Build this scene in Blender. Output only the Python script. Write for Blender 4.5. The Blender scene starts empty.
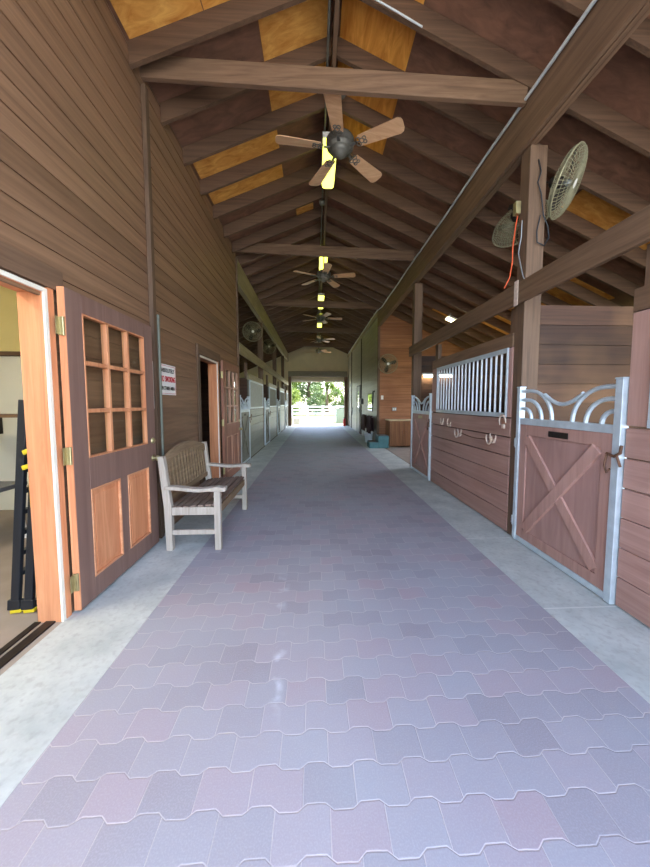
import bpy, math, random
from mathutils import Vector, Matrix, Euler
random.seed(7)
R = math.radians
S = bpy.context.scene
COL = S.collection

# ------------------------------------------------------------------ helpers
def lin(c):
    return tuple((v/12.92 if v <= .04045 else ((v+.055)/1.055)**2.4) for v in [x/255 for x in c]) + (1.0,)

class MB:
    """collects shapes, built as ONE mesh object"""
    def __init__(s): s.v = []; s.f = []; s.sm = []
    def add(s, vs, fs, smooth=False):
        n = len(s.v); s.v += [tuple(v) for v in vs]
        for f in fs: s.f.append(tuple(i+n for i in f)); s.sm.append(smooth)
        return s
    def box(s, x0, x1, y0, y1, z0, z1, M=None):
        vs = [Vector((x, y, z)) for z in (z0, z1) for y in (y0, y1) for x in (x0, x1)]
        if M is not None: vs = [M @ v for v in vs]
        return s.add(vs, [(0,2,3,1),(4,5,7,6),(0,1,5,4),(2,6,7,3),(0,4,6,2),(1,3,7,5)])
    def bar(s, p, q, w, h, up=(0,0,1)):
        """rectangular bar from p to q, w across, h along up"""
        p = Vector(p); q = Vector(q); d = (q-p).normalized(); u = Vector(up)
        sd = d.cross(u).normalized(); u = sd.cross(d).normalized()
        vs = []
        for c in (p, q):
            for a, b in ((-1,-1),(1,-1),(1,1),(-1,1)): vs.append(c+sd*(a*w/2)+u*(b*h/2))
        return s.add(vs, [(0,1,2,3),(7,6,5,4),(0,4,5,1),(1,5,6,2),(2,6,7,3),(3,7,4,0)])
    def tube(s, pts, r, n=8, closed=False, caps=True):
        pts = [Vector(p) for p in pts]; m = len(pts); rings = []
        rr = r if isinstance(r, (list, tuple)) else [r]*m
        nrm = None
        for i, p in enumerate(pts):
            if closed: t = (pts[(i+1)%m]-pts[i-1])
            else: t = pts[min(i+1, m-1)]-pts[max(i-1, 0)]
            t.normalize()
            if nrm is None:
                nrm = t.orthogonal().normalized()
            else:
                nrm = (nrm - t*nrm.dot(t))
                nrm = nrm.normalized() if nrm.length > 1e-6 else t.orthogonal().normalized()
            b = t.cross(nrm)
            rings.append([p+(nrm*math.cos(2*math.pi*k/n)+b*math.sin(2*math.pi*k/n))*rr[i] for k in range(n)])
        vs = [v for g in rings for v in g]; fs = []
        for i in range(m if closed else m-1):
            a = i*n; b = ((i+1)%m)*n
            for k in range(n): fs.append((a+k, a+(k+1)%n, b+(k+1)%n, b+k))
        s.add(vs, fs, True)
        if not closed and caps:
            s.add(rings[0], [tuple(range(n-1,-1,-1))]); s.add(rings[-1], [tuple(range(n))])
        return s
    def lathe(s, prof, c=(0,0,0), n=24, M=None):
        """prof: list of (r, z)"""
        vs = []
        for r, z in prof:
            for k in range(n):
                a = 2*math.pi*k/n; v = Vector((r*math.cos(a), r*math.sin(a), z))
                if M is not None: v = M @ v
                vs.append(v+Vector(c))
        fs = []
        for i in range(len(prof)-1):
            for k in range(n): fs.append((i*n+k, i*n+(k+1)%n, (i+1)*n+(k+1)%n, (i+1)*n+k))
        return s.add(vs, fs, True)
    def prism(s, poly, axis, a, b):
        """poly: 2-D outline; extruded along axis from a to b. axis 0: (y,z), 1: (x,z), 2: (x,y)"""
        n = len(poly)
        def P(p, t):
            return {0:(t,p[0],p[1]), 1:(p[0],t,p[1]), 2:(p[0],p[1],t)}[axis]
        vs = [P(p, a) for p in poly]+[P(p, b) for p in poly]
        fs = [tuple(range(n)), tuple(range(2*n-1, n-1, -1))]+[(i, i+n, (i+1)%n+n, (i+1)%n) for i in range(n)]
        return s.add(vs, fs)
    def build(s, name, mat, parent=None, bevel=0, loc=None, fix=True):
        me = bpy.data.meshes.new(name); me.from_pydata(s.v, [], s.f)
        for p, k in zip(me.polygons, s.sm): p.use_smooth = k
        if fix:
            import bmesh
            bm = bmesh.new(); bm.from_mesh(me); bmesh.ops.recalc_face_normals(bm, faces=bm.faces); bm.to_mesh(me); bm.free()
        me.materials.append(mat)
        o = bpy.data.objects.new(name, me); COL.objects.link(o)
        if parent is not None: o.parent = parent
        if loc is not None: o.location = loc
        if bevel:
            m = o.modifiers.new('bevel', 'BEVEL'); m.width = bevel; m.segments = 2; m.limit_method = 'ANGLE'
        return o

def tag(o, label=None, cat=None, group=None, kind=None):
    if label: o['label'] = label
    if cat: o['category'] = cat
    if group: o['group'] = group
    if kind: o['kind'] = kind
    return o
def struct(o, label=None): return tag(o, label, kind='structure')
def thing(name, label, cat, loc=(0,0,0), rz=0, group=None):
    o = bpy.data.objects.new(name, None); COL.objects.link(o)
    o.empty_display_size = .1
    o.location = loc; o.rotation_euler = (0,0,rz)
    return tag(o, label, cat, group)
def copy_tree(o, parent=None, **kw):
    c = o.copy(); COL.objects.link(c)
    if parent is not None: c.parent = parent
    for k in [x for x in bpy.data.objects if x.parent == o]:
        copy_tree(k, c)
    return c

# ------------------------------------------------------------------ materials
def newmat(name):
    m = bpy.data.materials.new(name); m.use_nodes = True
    nt = m.node_tree; nt.nodes.clear()
    out = nt.nodes.new('ShaderNodeOutputMaterial'); b = nt.nodes.new('ShaderNodeBsdfPrincipled')
    nt.links.new(b.outputs[0], out.inputs[0])
    return m, nt, b
class NT:
    def __init__(s, nt): s.nt = nt
    def n(s, t, **kw):
        x = s.nt.nodes.new(t)
        for k, v in kw.items(): setattr(x, k, v)
        return x
    def l(s, a, b): s.nt.links.new(a, b)
    def m(s, op, a, b=None, c=None, clamp=False):
        x = s.nt.nodes.new('ShaderNodeMath'); x.operation = op; x.use_clamp = clamp
        for i, v in enumerate((a, b, c)):
            if v is None: continue
            if isinstance(v, (int, float)): x.inputs[i].default_value = v
            else: s.nt.links.new(v, x.inputs[i])
        return x.outputs[0]
    def mix(s, f, a, b, t='MIX'):
        x = s.nt.nodes.new('ShaderNodeMix'); x.data_type = 'RGBA'; x.blend_type = t
        for i, v in ((0, f), (6, a), (7, b)):
            if isinstance(v, (int, float)): x.inputs[i].default_value = v
            elif isinstance(v, tuple): x.inputs[i].default_value = v
            else: s.nt.links.new(v, x.inputs[i])
        return x.outputs[2]
    def ramp(s, f, stops):
        x = s.nt.nodes.new('ShaderNodeValToRGB'); e = x.color_ramp.elements
        while len(e) < len(stops): e.new(.5)
        for q, (p, c) in zip(e, stops): q.position = p; q.color = c
        s.nt.links.new(f, x.inputs[0]); return x.outputs[0]

def wood(name, c1, c2, axis=1, across=11, along=.7, rough=.6, pitch=None, pax=2, var=.18, c3=None, bump=.25, spec=.3, obj_rand=.12, phase=0, blotch=.35):
    """axis = grain direction; pitch/pax = board width for a change of tone from board to board"""
    m, nt, b = newmat(name); N = NT(nt)
    tc = N.n('ShaderNodeTexCoord'); oi = N.n('ShaderNodeObjectInfo')
    sep = N.n('ShaderNodeSeparateXYZ'); N.l(tc.outputs['Object'], sep.inputs[0])
    off = N.m('MULTIPLY', oi.outputs['Random'], 37.0)
    coords = []
    bid = None
    if pitch:
        bid = N.m('FLOOR', N.m('DIVIDE', N.m('ADD', sep.outputs[pax], phase), pitch))
        wn = N.n('ShaderNodeTexWhiteNoise', noise_dimensions='1D'); N.l(N.m('ADD', bid, off), wn.inputs['W'])
        off = N.m('ADD', off, N.m('MULTIPLY', wn.outputs['Value'], 23.0))
    cmb = N.n('ShaderNodeCombineXYZ')
    for i in range(3):
        sc = along if i == axis else across
        v = N.m('MULTIPLY', sep.outputs[i], sc)
        v = N.m('ADD', v, off)
        N.l(v, cmb.inputs[i])
    n1 = N.n('ShaderNodeTexNoise'); n1.inputs['Scale'].default_value = 1.6; n1.inputs['Detail'].default_value = 7; n1.inputs['Roughness'].default_value = .62; n1.inputs['Distortion'].default_value = .8
    N.l(cmb.outputs[0], n1.inputs['Vector'])
    n2 = N.n('ShaderNodeTexNoise'); n2.inputs['Scale'].default_value = 1.1; n2.inputs['Detail'].default_value = 3
    N.l(tc.outputs['Object'], n2.inputs['Vector'])
    col = N.ramp(n1.outputs['Fac'], [(.3, lin(c1)), (.7, lin(c2))])
    if c3 is not None:
        f = N.ramp(n2.outputs['Fac'], [(.45, (0,0,0,1)), (.7, (1,1,1,1))])
        col = N.mix(N.m('MULTIPLY', f, blotch), col, lin(c3))
    br = N.m('ADD', N.m('MULTIPLY', oi.outputs['Random'], obj_rand*2), 1-obj_rand)
    if pitch:
        br = N.m('MULTIPLY', br, N.m('ADD', N.m('MULTIPLY', wn.outputs['Value'], var*2), 1-var))
    cb = N.n('ShaderNodeCombineColor')
    for i in range(3): N.l(br, cb.inputs[i])
    col = N.mix(1.0, col, cb.outputs[0], 'MULTIPLY')
    N.l(col, b.inputs['Base Color'])
    b.inputs['Roughness'].default_value = rough; b.inputs['Specular IOR Level'].default_value = spec
    bp = N.n('ShaderNodeBump'); bp.inputs['Strength'].default_value = bump; bp.inputs['Distance'].default_value = .004
    N.l(n1.outputs['Fac'], bp.inputs['Height']); N.l(bp.outputs[0], b.inputs['Normal'])
    return m

def plain(name, c, rough=.5, metal=0, var=.12, scale=9, bump=0, spec=.4):
    m, nt, b = newmat(name); N = NT(nt)
    tc = N.n('ShaderNodeTexCoord'); n1 = N.n('ShaderNodeTexNoise'); n1.inputs['Scale'].default_value = scale; n1.inputs['Detail'].default_value = 5
    N.l(tc.outputs['Object'], n1.inputs['Vector'])
    base = lin(c); d = tuple(x*(1-var) for x in base[:3])+(1,); e = tuple(min(1, x*(1+var)) for x in base[:3])+(1,)
    N.l(N.ramp(n1.outputs['Fac'], [(.3, d), (.7, e)]), b.inputs['Base Color'])
    b.inputs['Roughness'].default_value = rough; b.inputs['Metallic'].default_value = metal; b.inputs['Specular IOR Level'].default_value = spec
    if bump:
        bp = N.n('ShaderNodeBump'); bp.inputs['Strength'].default_value = bump; bp.inputs['Distance'].default_value = .005
        N.l(n1.outputs['Fac'], bp.inputs['Height']); N.l(bp.outputs[0], b.inputs['Normal'])
    return m
def emit(name, c, s):
    m, nt, b = newmat(name)
    b.inputs['Base Color'].default_value = lin(c); b.inputs['Emission Color'].default_value = lin(c); b.inputs['Emission Strength'].default_value = s
    return m

PITCH = .157
M = {}
M['siding'] = wood('siding_wood', (112,82,60), (150,114,86), 1, 12, .5, .5, PITCH, 2, .14, (128,98,72), spec=.3)
M['siding_x'] = wood('siding_wood_cross', (130,84,54), (176,120,82), 0, 12, .5, .55, .2, 2, .12, (120,70,46))
M['siding_far'] = wood('siding_wood_far', (122,116,100), (152,144,124), 1, 12, .5, .42, .157, 2, .1, (120,110,92), spec=.5)  # brown siding; grazing daylight is painted in as a pale grey-green tone
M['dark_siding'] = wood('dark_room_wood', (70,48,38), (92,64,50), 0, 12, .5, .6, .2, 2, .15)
M['timber_y'] = wood('timber_lengthwise', (92,68,50), (132,102,78), 1, 13, .6, .6, c3=(92,70,56))
M['timber_x'] = wood('timber_crosswise', (92,68,50), (132,102,78), 0, 13, .6, .6, c3=(96,72,58))
M['timber_z'] = wood('timber_upright', (80,60,46), (114,88,68), 2, 14, .7, .6, c3=(130,102,80))
M['rafter'] = wood('rafter_wood', (82,60,45), (120,90,68), 0, 13, .6, .65, c3=(100,74,54), obj_rand=.15)
M['deck'] = wood('roof_deck_plywood', (98,70,54), (138,98,76), 0, 6, .8, .7, c3=(120,80,62))
M['ply'] = wood('new_plywood', (186,112,40), (240,182,96), 0, 7, 1.2, .6, c3=(222,150,66), obj_rand=.05)
M['ply_r'] = wood('new_plywood_side', (184,106,34), (238,170,78), 1, 7, 1.2, .6, c3=(216,136,52), obj_rand=.05)
M['stall'] = wood('stall_front_boards', (148,108,96), (178,138,124), 1, 13, .5, .42, .205, 2, .09, (190,152,140), spec=.4, obj_rand=.03)
M['stall_z'] = wood('stall_upright_boards', (148,108,96), (178,138,124), 2, 13, .5, .5, c3=(188,150,132), obj_rand=.06)
M['stall_pale'] = wood('glare_stall_boards', (96,94,78), (122,120,102), 1, 13, .5, .42, .205, 2, .09, (110,108,92), spec=.5, obj_rand=.05)  # brown stall boards greyed, daylight glare sits in the colour
M['stall_pale_z'] = wood('glare_upright_boards', (84,80,66), (110,106,90), 2, 13, .5, .45, c3=(120,112,98), spec=.5)  # upright boards with the same daylight glare in the colour
M['timber_pale'] = wood('glare_timber', (132,118,86), (168,152,116), 1, 13, .6, .5, c3=(120,108,82))  # beams and rails with grazing daylight put into the colour
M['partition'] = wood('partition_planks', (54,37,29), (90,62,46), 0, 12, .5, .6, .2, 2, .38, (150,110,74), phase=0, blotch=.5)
M['gate_panel'] = wood('gate_plywood', (154,116,106), (180,140,128), 2, 7, .7, .5, c3=(172,134,128))
M['gate_frame'] = wood('gate_boards', (152,112,100), (178,136,122), 2, 13, .7, .5, c3=(196,158,146))
M['cedar'] = wood('cedar', (192,118,78), (226,158,112), 2, 12, .8, .45, c3=(206,130,84), obj_rand=.05)
M['cedar_y'] = wood('cedar_cross', (196,128,88), (230,166,122), 1, 12, .8, .45, obj_rand=.05)
M['door_brown'] = wood('door_brown_paint', (118,88,76), (138,106,92), 2, 10, .6, .5, spec=.4, obj_rand=.02)
M['door_brown2'] = wood('door_warm_brown', (128,84,66), (154,106,84), 2, 10, .6, .5, obj_rand=.02)
M['door_pale'] = wood('door_pale_muntin', (168,124,100), (192,148,124), 2, 10, .6, .5, obj_rand=.02)
M['bench'] = wood('weathered_teak', (160,146,130), (192,178,162), 2, 16, 1, .7, c3=(172,156,138), obj_rand=.05)
M['bench_y'] = wood('weathered_teak_rail', (120,96,70), (156,128,98), 1, 16, 1, .7, c3=(140,114,86), obj_rand=.05)
M['bench_seat'] = wood('worn_teak_slats', (98,80,68), (140,118,102), 1, 16, 1, .65, c3=(128,104,92), obj_rand=.05)
M['blade'] = wood('fan_blade_oak', (196,146,104), (224,180,138), 0, 12, 1.4, .45, obj_rand=.02)
M['galv'] = plain('galvanised_steel', (196,204,208), .42, .35, .1, 14)
M['white_metal'] = plain('white_coated_bars', (226,226,226), .4, .1, .04)
M['darker_bars'] = plain('darker_bars', (168,166,150), .5, .1, .06)  # the white bars again in a darker, warmer tone, left stalls
M['steel'] = plain('grey_conduit', (150,152,150), .45, .5, .1)
M['conduit'] = plain('pale_conduit', (196,198,194), .5, .1, .06)
M['brass'] = plain('aged_brass', (176,160,116), .4, .7, .15, 20)
M['iron'] = plain('dark_iron', (56,48,42), .5, .6, .2, 20)
M['rust'] = plain('rusty_iron', (120,86,66), .7, .4, .25, 40)
M['horseshoe'] = plain('worn_horseshoe_steel', (206,182,164), .6, .1, .2, 30)
M['bronze'] = plain('fan_bronze', (112,108,98), .5, .4, .2, 30)
M['cage'] = plain('dusty_fan_wire', (150,142,112), .7, .2, .15, 30)
M['black'] = plain('black_plastic', (34,36,40), .4, 0, .15)
M['yellow'] = plain('yellow_plastic', (214,190,40), .5, 0, .05)
M['white'] = plain('white_paint', (236,232,222), .5, 0, .04)
M['offwhite'] = plain('weatherstrip_white', (236,226,206), .5, 0, .03)
M['pipe_green'] = plain('grey_green_pipe', (108,108,94), .5, .1, .12)
M['tan'] = plain('gable_tan_render', (220,204,172), .9, 0, .05, 3)
M['roller'] = plain('roller_door_housing', (128,120,104), .7, 0, .06)
M['pale_wall'] = plain('pale_room_wall', (226,226,216), .8, 0, .03, 3)
M['cream_wall'] = plain('cream_room_wall', (226,212,150), .8, 0, .03, 3)
M['room_floor'] = plain('room_concrete', (152,138,124), .7, 0, .1, 4)
M['grey_plastic'] = plain('grey_plastic', (98,100,104), .5, 0, .06)
M['orange_cord'] = plain('orange_cord', (226,92,48), .5, 0, .05)
M['teal'] = plain('blue_green_plastic', (76,116,116), .6, 0, .15, 6)
M['rug'] = plain('dark_saddle_blanket', (70,44,44), .95, 0, .2, 40, .5)
M['rug2'] = plain('brown_saddle_blanket', (84,58,50), .95, 0, .2, 40, .5)
M['white_cloth'] = plain('white_towel', (206,212,216), .95, 0, .06, 20, .3)
M['counter'] = wood('pale_counter', (206,180,140), (226,202,164), 0, 10, .8, .5)
M['cab'] = wood('cabinet_wood', (112,72,44), (150,102,66), 2, 12, .7, .5)
M['red'] = plain('red_enamel', (186,36,30), .35, 0, .05)
M['fence'] = plain('white_vinyl', (225,225,225), .5, 0, .02)
M['concrete'] = plain('concrete', (180,182,176), .85, 0, .12, 2.2, .3)
M['dirt'] = plain('stall_bedding', (110,92,74), .95, 0, .2, 8, .6)
M['grey_box'] = plain('grey_bin_plastic', (120,132,120), .7, 0, .08)
M['stone'] = plain('grey_stone_block', (150,150,144), .9, 0, .15, 8, .4)
M['bark'] = plain('bark', (96,78,60), .9, 0, .25, 10, .6)
M['lamp_green'] = emit('fluorescent_lens_yellow', (226,232,84), 1.3)
M['lamp_warm'] = emit('fluorescent_lens_warm', (255,246,190), 2.2)
M['lamp_white'] = emit('fluorescent_tube_white', (255,250,225), 6)
M['sign_white'] = plain('sign_white', (238,232,224), .4, 0, .02)
M['sign_red'] = plain('sign_red', (196,40,52), .4, 0, .02)
M['sign_black'] = plain('sign_black', (40,36,36), .5, 0, .02)

def glass():
    m, nt, b = newmat('pane_glass'); N = NT(nt)
    out = [x for x in nt.nodes if x.type == 'OUTPUT_MATERIAL'][0]; nt.nodes.remove(b)
    t = N.n('ShaderNodeBsdfTransparent'); t.inputs[0].default_value = (.93,.95,.93,1)
    g = N.n('ShaderNodeBsdfGlossy'); g.inputs['Roughness'].default_value = .03
    f = N.n('ShaderNodeFresnel'); f.inputs[0].default_value = 1.5
    ge = N.n('ShaderNodeNewGeometry'); ff = N.m('MULTIPLY', f.outputs[0], N.m('SUBTRACT', 1, ge.outputs['Backfacing']))
    mx = N.n('ShaderNodeMixShader'); N.l(ff, mx.inputs[0]); N.l(t.outputs[0], mx.inputs[1]); N.l(g.outputs[0], mx.inputs[2]); N.l(mx.outputs[0], out.inputs[0])
    return m
M['glass'] = glass()
m, nt, b = newmat('mirror_glass'); b.inputs['Metallic'].default_value = 1; b.inputs['Roughness'].default_value = .03; b.inputs['Base Color'].default_value = (.9,.9,.9,1); M['mirror'] = m

def leafmat(name, c1, c2):
    m, nt, b = newmat(name); N = NT(nt)
    g = N.n('ShaderNodeNewGeometry')
    N.l(N.ramp(g.outputs['Random Per Island'], [(0, lin(c1)), (1, lin(c2))]), b.inputs['Base Color'])
    b.inputs['Roughness'].default_value = .6
    tr = N.n('ShaderNodeBsdfTranslucent'); N.l(N.ramp(g.outputs['Random Per Island'], [(0, lin(c1)), (1, lin(c2))]), tr.inputs[0])
    mx = N.n('ShaderNodeMixShader'); mx.inputs[0].default_value = .45
    out = [x for x in nt.nodes if x.type == 'OUTPUT_MATERIAL'][0]
    N.l(b.outputs[0], mx.inputs[1]); N.l(tr.outputs[0], mx.inputs[2]); N.l(mx.outputs[0], out.inputs[0])
    return m
M['leaf_a'] = leafmat('leaves_bright', (88,112,44), (140,152,70))
M['leaf_b'] = leafmat('leaves_mid', (66,92,40), (110,130,62))
M['leaf_c'] = leafmat('leaves_soft', (76,98,62), (118,134,84))

def grassmat():
    m, nt, b = newmat('lawn_grass'); N = NT(nt)
    tc = N.n('ShaderNodeTexCoord'); n1 = N.n('ShaderNodeTexNoise'); n1.inputs['Scale'].default_value = 6; n1.inputs['Detail'].default_value = 8
    N.l(tc.outputs['Object'], n1.inputs['Vector'])
    N.l(N.ramp(n1.outputs['Fac'], [(.35, lin((92,100,56))), (.65, lin((122,126,78)))]), b.inputs['Base Color'])
    b.inputs['Roughness'].default_value = .9
    return m
M['grass'] = grassmat()

def pavers():
    m, nt, b = newmat('interlocking_pavers'); N = NT(nt)
    tc = N.n('ShaderNodeTexCoord'); sep = N.n('ShaderNodeSeparateXYZ'); N.l(tc.outputs['Object'], sep.inputs[0])
    u = N.m('DIVIDE', sep.outputs[0], .19); v = N.m('DIVIDE', sep.outputs[1], .131)
    tri = N.m('MULTIPLY', N.m('PINGPONG', u, .5), 2)
    trap = N.m('ADD', N.m('MULTIPLY', N.m('SUBTRACT', tri, .5), 3.2), .5, clamp=True)
    nz = N.n('ShaderNodeTexNoise'); nz.inputs['Scale'].default_value = 14; nz.inputs['Detail'].default_value = 2; N.l(tc.outputs['Object'], nz.inputs['Vector'])
    v2 = N.m('ADD', N.m('ADD', v, N.m('MULTIPLY', trap, .16)), N.m('MULTIPLY', nz.outputs['Fac'], .05))
    row = N.m('FLOOR', v2); fv = N.m('FRACT', v2)
    par = N.m('MODULO', N.m('ABSOLUTE', row), 2.0)
    u2 = N.m('ADD', N.m('ADD', u, .25), N.m('MULTIPLY', par, .5)); cu = N.m('FLOOR', u2); fu = N.m('FRACT', u2)
    er = N.m('MINIMUM', fv, N.m('SUBTRACT', 1, fv)); ec = N.m('MINIMUM', fu, N.m('SUBTRACT', 1, fu))
    jr = N.m('SUBTRACT', 1, N.m('MULTIPLY', er, 34), clamp=True)
    jc = N.m('SUBTRACT', 1, N.m('MULTIPLY', ec, 60), clamp=True)
    cid = N.n('ShaderNodeCombineXYZ'); N.l(cu, cid.inputs[0]); N.l(row, cid.inputs[1])
    wn = N.n('ShaderNodeTexWhiteNoise', noise_dimensions='3D'); N.l(cid.outputs[0], wn.inputs['Vector'])
    col = N.ramp(wn.outputs['Value'], [(0, lin((150,142,146))), (.5, lin((160,154,158))), (.9, lin((164,150,154))), (1, lin((166,148,151)))])
    big = N.n('ShaderNodeTexNoise'); big.inputs['Scale'].default_value = 1.3; big.inputs['Detail'].default_value = 4; N.l(tc.outputs['Object'], big.inputs['Vector'])
    col = N.mix(N.ramp(big.outputs['Fac'], [(.4, (0,0,0,1)), (.7, (.5,.5,.5,1))]), col, lin((158,162,168)))
    fine = N.n('ShaderNodeTexNoise'); fine.inputs['Scale'].default_value = 170; fine.inputs['Detail'].default_value = 5; N.l(tc.outputs['Object'], fine.inputs['Vector'])
    col = N.mix(N.m('MULTIPLY', N.ramp(fine.outputs['Fac'], [(.45, (0,0,0,1)), (.75, (1,1,1,1))]), .25), col, lin((196,192,196)))
    # pale scuffs
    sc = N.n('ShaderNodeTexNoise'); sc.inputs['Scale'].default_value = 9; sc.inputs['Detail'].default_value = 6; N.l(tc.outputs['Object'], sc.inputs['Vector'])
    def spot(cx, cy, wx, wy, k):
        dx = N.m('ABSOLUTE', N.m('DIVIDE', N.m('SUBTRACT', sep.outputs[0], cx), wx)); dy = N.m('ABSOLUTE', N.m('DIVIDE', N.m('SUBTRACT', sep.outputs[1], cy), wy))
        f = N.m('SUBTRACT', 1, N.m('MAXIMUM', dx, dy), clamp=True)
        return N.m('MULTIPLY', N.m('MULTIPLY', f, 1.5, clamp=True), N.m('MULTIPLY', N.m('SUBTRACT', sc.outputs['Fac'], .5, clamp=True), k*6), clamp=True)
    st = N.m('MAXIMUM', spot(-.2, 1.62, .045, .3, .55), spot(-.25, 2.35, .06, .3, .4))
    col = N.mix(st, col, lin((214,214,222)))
    lf = N.n('ShaderNodeTexNoise'); lf.inputs['Scale'].default_value = 5; N.l(tc.outputs['Object'], lf.inputs['Vector'])
    jf = N.m('MULTIPLY', N.m('MAXIMUM', jr, jc), N.m('ADD', N.m('MULTIPLY', lf.outputs['Fac'], 1.2), -.1, clamp=True))
    col = N.mix(jf, col, lin((206,192,186)))
    N.l(col, b.inputs['Base Color'])
    b.inputs['Roughness'].default_value = .6; b.inputs['Specular IOR Level'].default_value = .35
    h = N.m('ADD', N.m('MULTIPLY', N.m('MAXIMUM', jr, jc), -1), N.m('MULTIPLY', fine.outputs['Fac'], .25))
    h = N.m('ADD', h, N.m('MULTIPLY', wn.outputs['Value'], .12))
    bp = N.n('ShaderNodeBump'); bp.inputs['Strength'].default_value = .4; bp.inputs['Distance'].default_value = .003
    N.l(h, bp.inputs['Height']); N.l(bp.outputs[0], b.inputs['Normal'])
    return m
M['pavers'] = pavers()

def concrete(name, joints, c1=(172,176,170), c2=(200,202,194)):
    m, nt, b = newmat(name); N = NT(nt)
    tc = N.n('ShaderNodeTexCoord'); sep = N.n('ShaderNodeSeparateXYZ'); N.l(tc.outputs['Object'], sep.inputs[0])
    n1 = N.n('ShaderNodeTexNoise'); n1.inputs['Scale'].default_value = 3; n1.inputs['Detail'].default_value = 8; n1.inputs['Roughness'].default_value = .65; N.l(tc.outputs['Object'], n1.inputs['Vector'])
    n2 = N.n('ShaderNodeTexNoise'); n2.inputs['Scale'].default_value = 28; n2.inputs['Detail'].default_value = 6; N.l(tc.outputs['Object'], n2.inputs['Vector'])
    col = N.ramp(n1.outputs['Fac'], [(.35, lin(c1)), (.65, lin(c2))])
    col = N.mix(N.m('MULTIPLY', N.ramp(n2.outputs['Fac'], [(.5, (0,0,0,1)), (.7, (1,1,1,1))]), .35), col, lin((146,140,134)))
    if joints:
        f = None
        for y in joints:
            d = N.m('SUBTRACT', 1, N.m('MULTIPLY', N.m('ABSOLUTE', N.m('SUBTRACT', sep.outputs[1], y)), 110), clamp=True)
            f = d if f is None else N.m('MAXIMUM', f, d)
        col = N.mix(N.m('MULTIPLY', f, .8), col, lin((222,220,212)))
    N.l(col, b.inputs['Base Color']); b.inputs['Roughness'].default_value = .75
    bp = N.n('ShaderNodeBump'); bp.inputs['Strength'].default_value = .3; bp.inputs['Distance'].default_value = .003
    N.l(n2.outputs['Fac'], bp.inputs['Height']); N.l(bp.outputs[0], b.inputs['Normal'])
    return m
M['conc_l'] = concrete('concrete_strip_left', [])
M['conc_r'] = concrete('concrete_strip_right', [2.05, 3.20, 5.66, 6.86, 10.6])

# ------------------------------------------------------------------ dimensions
Y0, Y1 = -.7, 20.3            # building along the aisle
XL, XR = -1.64, 2.06           # aisle faces
OL, OR = -5.2, 5.64            # outer walls
RX, RZ, SL, SR = .22, 5.38, .417, .44   # ridge x, deck height at the ridge, slope of the left and right sides
def dz(x): return RZ-(SL if x < RX else SR)*abs(x-RX)

# ------------------------------------------------------------------ floor and ground
mb = MB().box(-1.095, 1.555, Y0-.2, Y1+.3, -.1, 0); struct(mb.build('floor', M['pavers']), 'purple grey interlocking paver aisle')
mb = MB().box(XL+.02, -1.095, Y0-.2, Y1+.3, -.1, .002); struct(mb.build('floor_concrete_strip', M['conc_l']), 'pale concrete strip along the left wall')
mb = MB().box(1.555, XR+.1, Y0-.2, Y1+.3, -.1, .002); struct(mb.build('floor_concrete_strip', M['conc_r']), 'pale concrete strip along the stalls at right')
mb = MB().box(XR+.1, OR, Y0, Y1, -.1, -.004); struct(mb.build('floor_stalls', M['dirt']))
mb = MB().box(OL, XL+.02, 4.44, Y1, -.1, -.004); struct(mb.build('floor_stalls', M['dirt']))
mb = MB().box(-4.3, XL+.02, Y0, 4.44, -.1, 0.0); struct(mb.build('floor_room', M['room_floor']))
mb = MB().box(XR+.11, OR-.1, 6.98, 10.55, -.003, .004); struct(mb.build('floor_wash_bay', M['room_floor']))
mb = MB().box(-1.72, -1.66, Y0+.05, 2.07, 0, .012).box(-1.79, -1.75, Y0+.05, 2.07, 0, .009); struct(mb.build('trim_threshold', M['iron'], bevel=.002), 'dark metal threshold of the open doorway')
mb = MB().box(-60, 60, 22.4, 90, -.12, -.02); struct(mb.build('lawn', M['grass']), 'sunlit lawn beyond the barn')
mb = MB().box(-60, 60, -40, Y0-.2, -.12, -.03); struct(mb.build('ground_forecourt', M['concrete']))
mb = MB().box(-60, OL-.1, Y0-.2, 22.4, -.12, -.03); mb.box(OR+.1, 60, Y0-.2, 22.4, -.12, -.03); struct(mb.build('ground_sides', M['grass']))
mb = MB().box(OL-.1, OR+.1, Y1+.3, 22.4, -.12, -.02); struct(mb.build('ground_apron', M['concrete']), 'bright concrete apron outside the far opening')

# ------------------------------------------------------------------ roof
def slope_pts(x, y, t=0): return (x, y, dz(x)+t)
for sx, xe, nm in ((-1, OL-.5, 'ceiling_left'), (1, OR+.5, 'ceiling_right')):
    poly = [(RX, RZ), (xe, dz(xe)), (xe, dz(xe)+.1), (RX, RZ+.1)]
    o = MB().prism(poly, 1, Y0-.3, Y1+.3).build(nm, M['deck']); struct(o, 'dark stained plywood roof deck')
# replaced sheets of plywood between the rafters: (x0,x1,y0,y1,mat)
NEWPLY = [(a, b, c+.08, d+.08, e) for a, b, c, d, e in [(-1.62,-.98,.6,3.14,'ply'), (-.97,.0,.6,3.14,'ply'), (-.53,.17,3.17,4.35,'ply'), (-1.62,-.5,4.38,5.5,'ply'),
          (.28,1.0,1.4,5.15,'ply_r'), (3.3,4.5,3.75,4.45,'ply'), (3.95,5.15,5.4,8.5,'ply'), (-.35,-.02,6.2,6.75,'ply'), (3.3,3.85,8.8,9.4,'ply')]]
for a, c, p, q, mt in NEWPLY:
    o = MB().prism([(a, dz(a)-.001), (c, dz(c)-.001), (c, dz(c)-.014), (a, dz(a)-.014)], 1, p, q).build('ceiling_plywood_sheet', M[mt])
    struct(o, 'orange new plywood sheet let into the dark roof deck')
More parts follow.
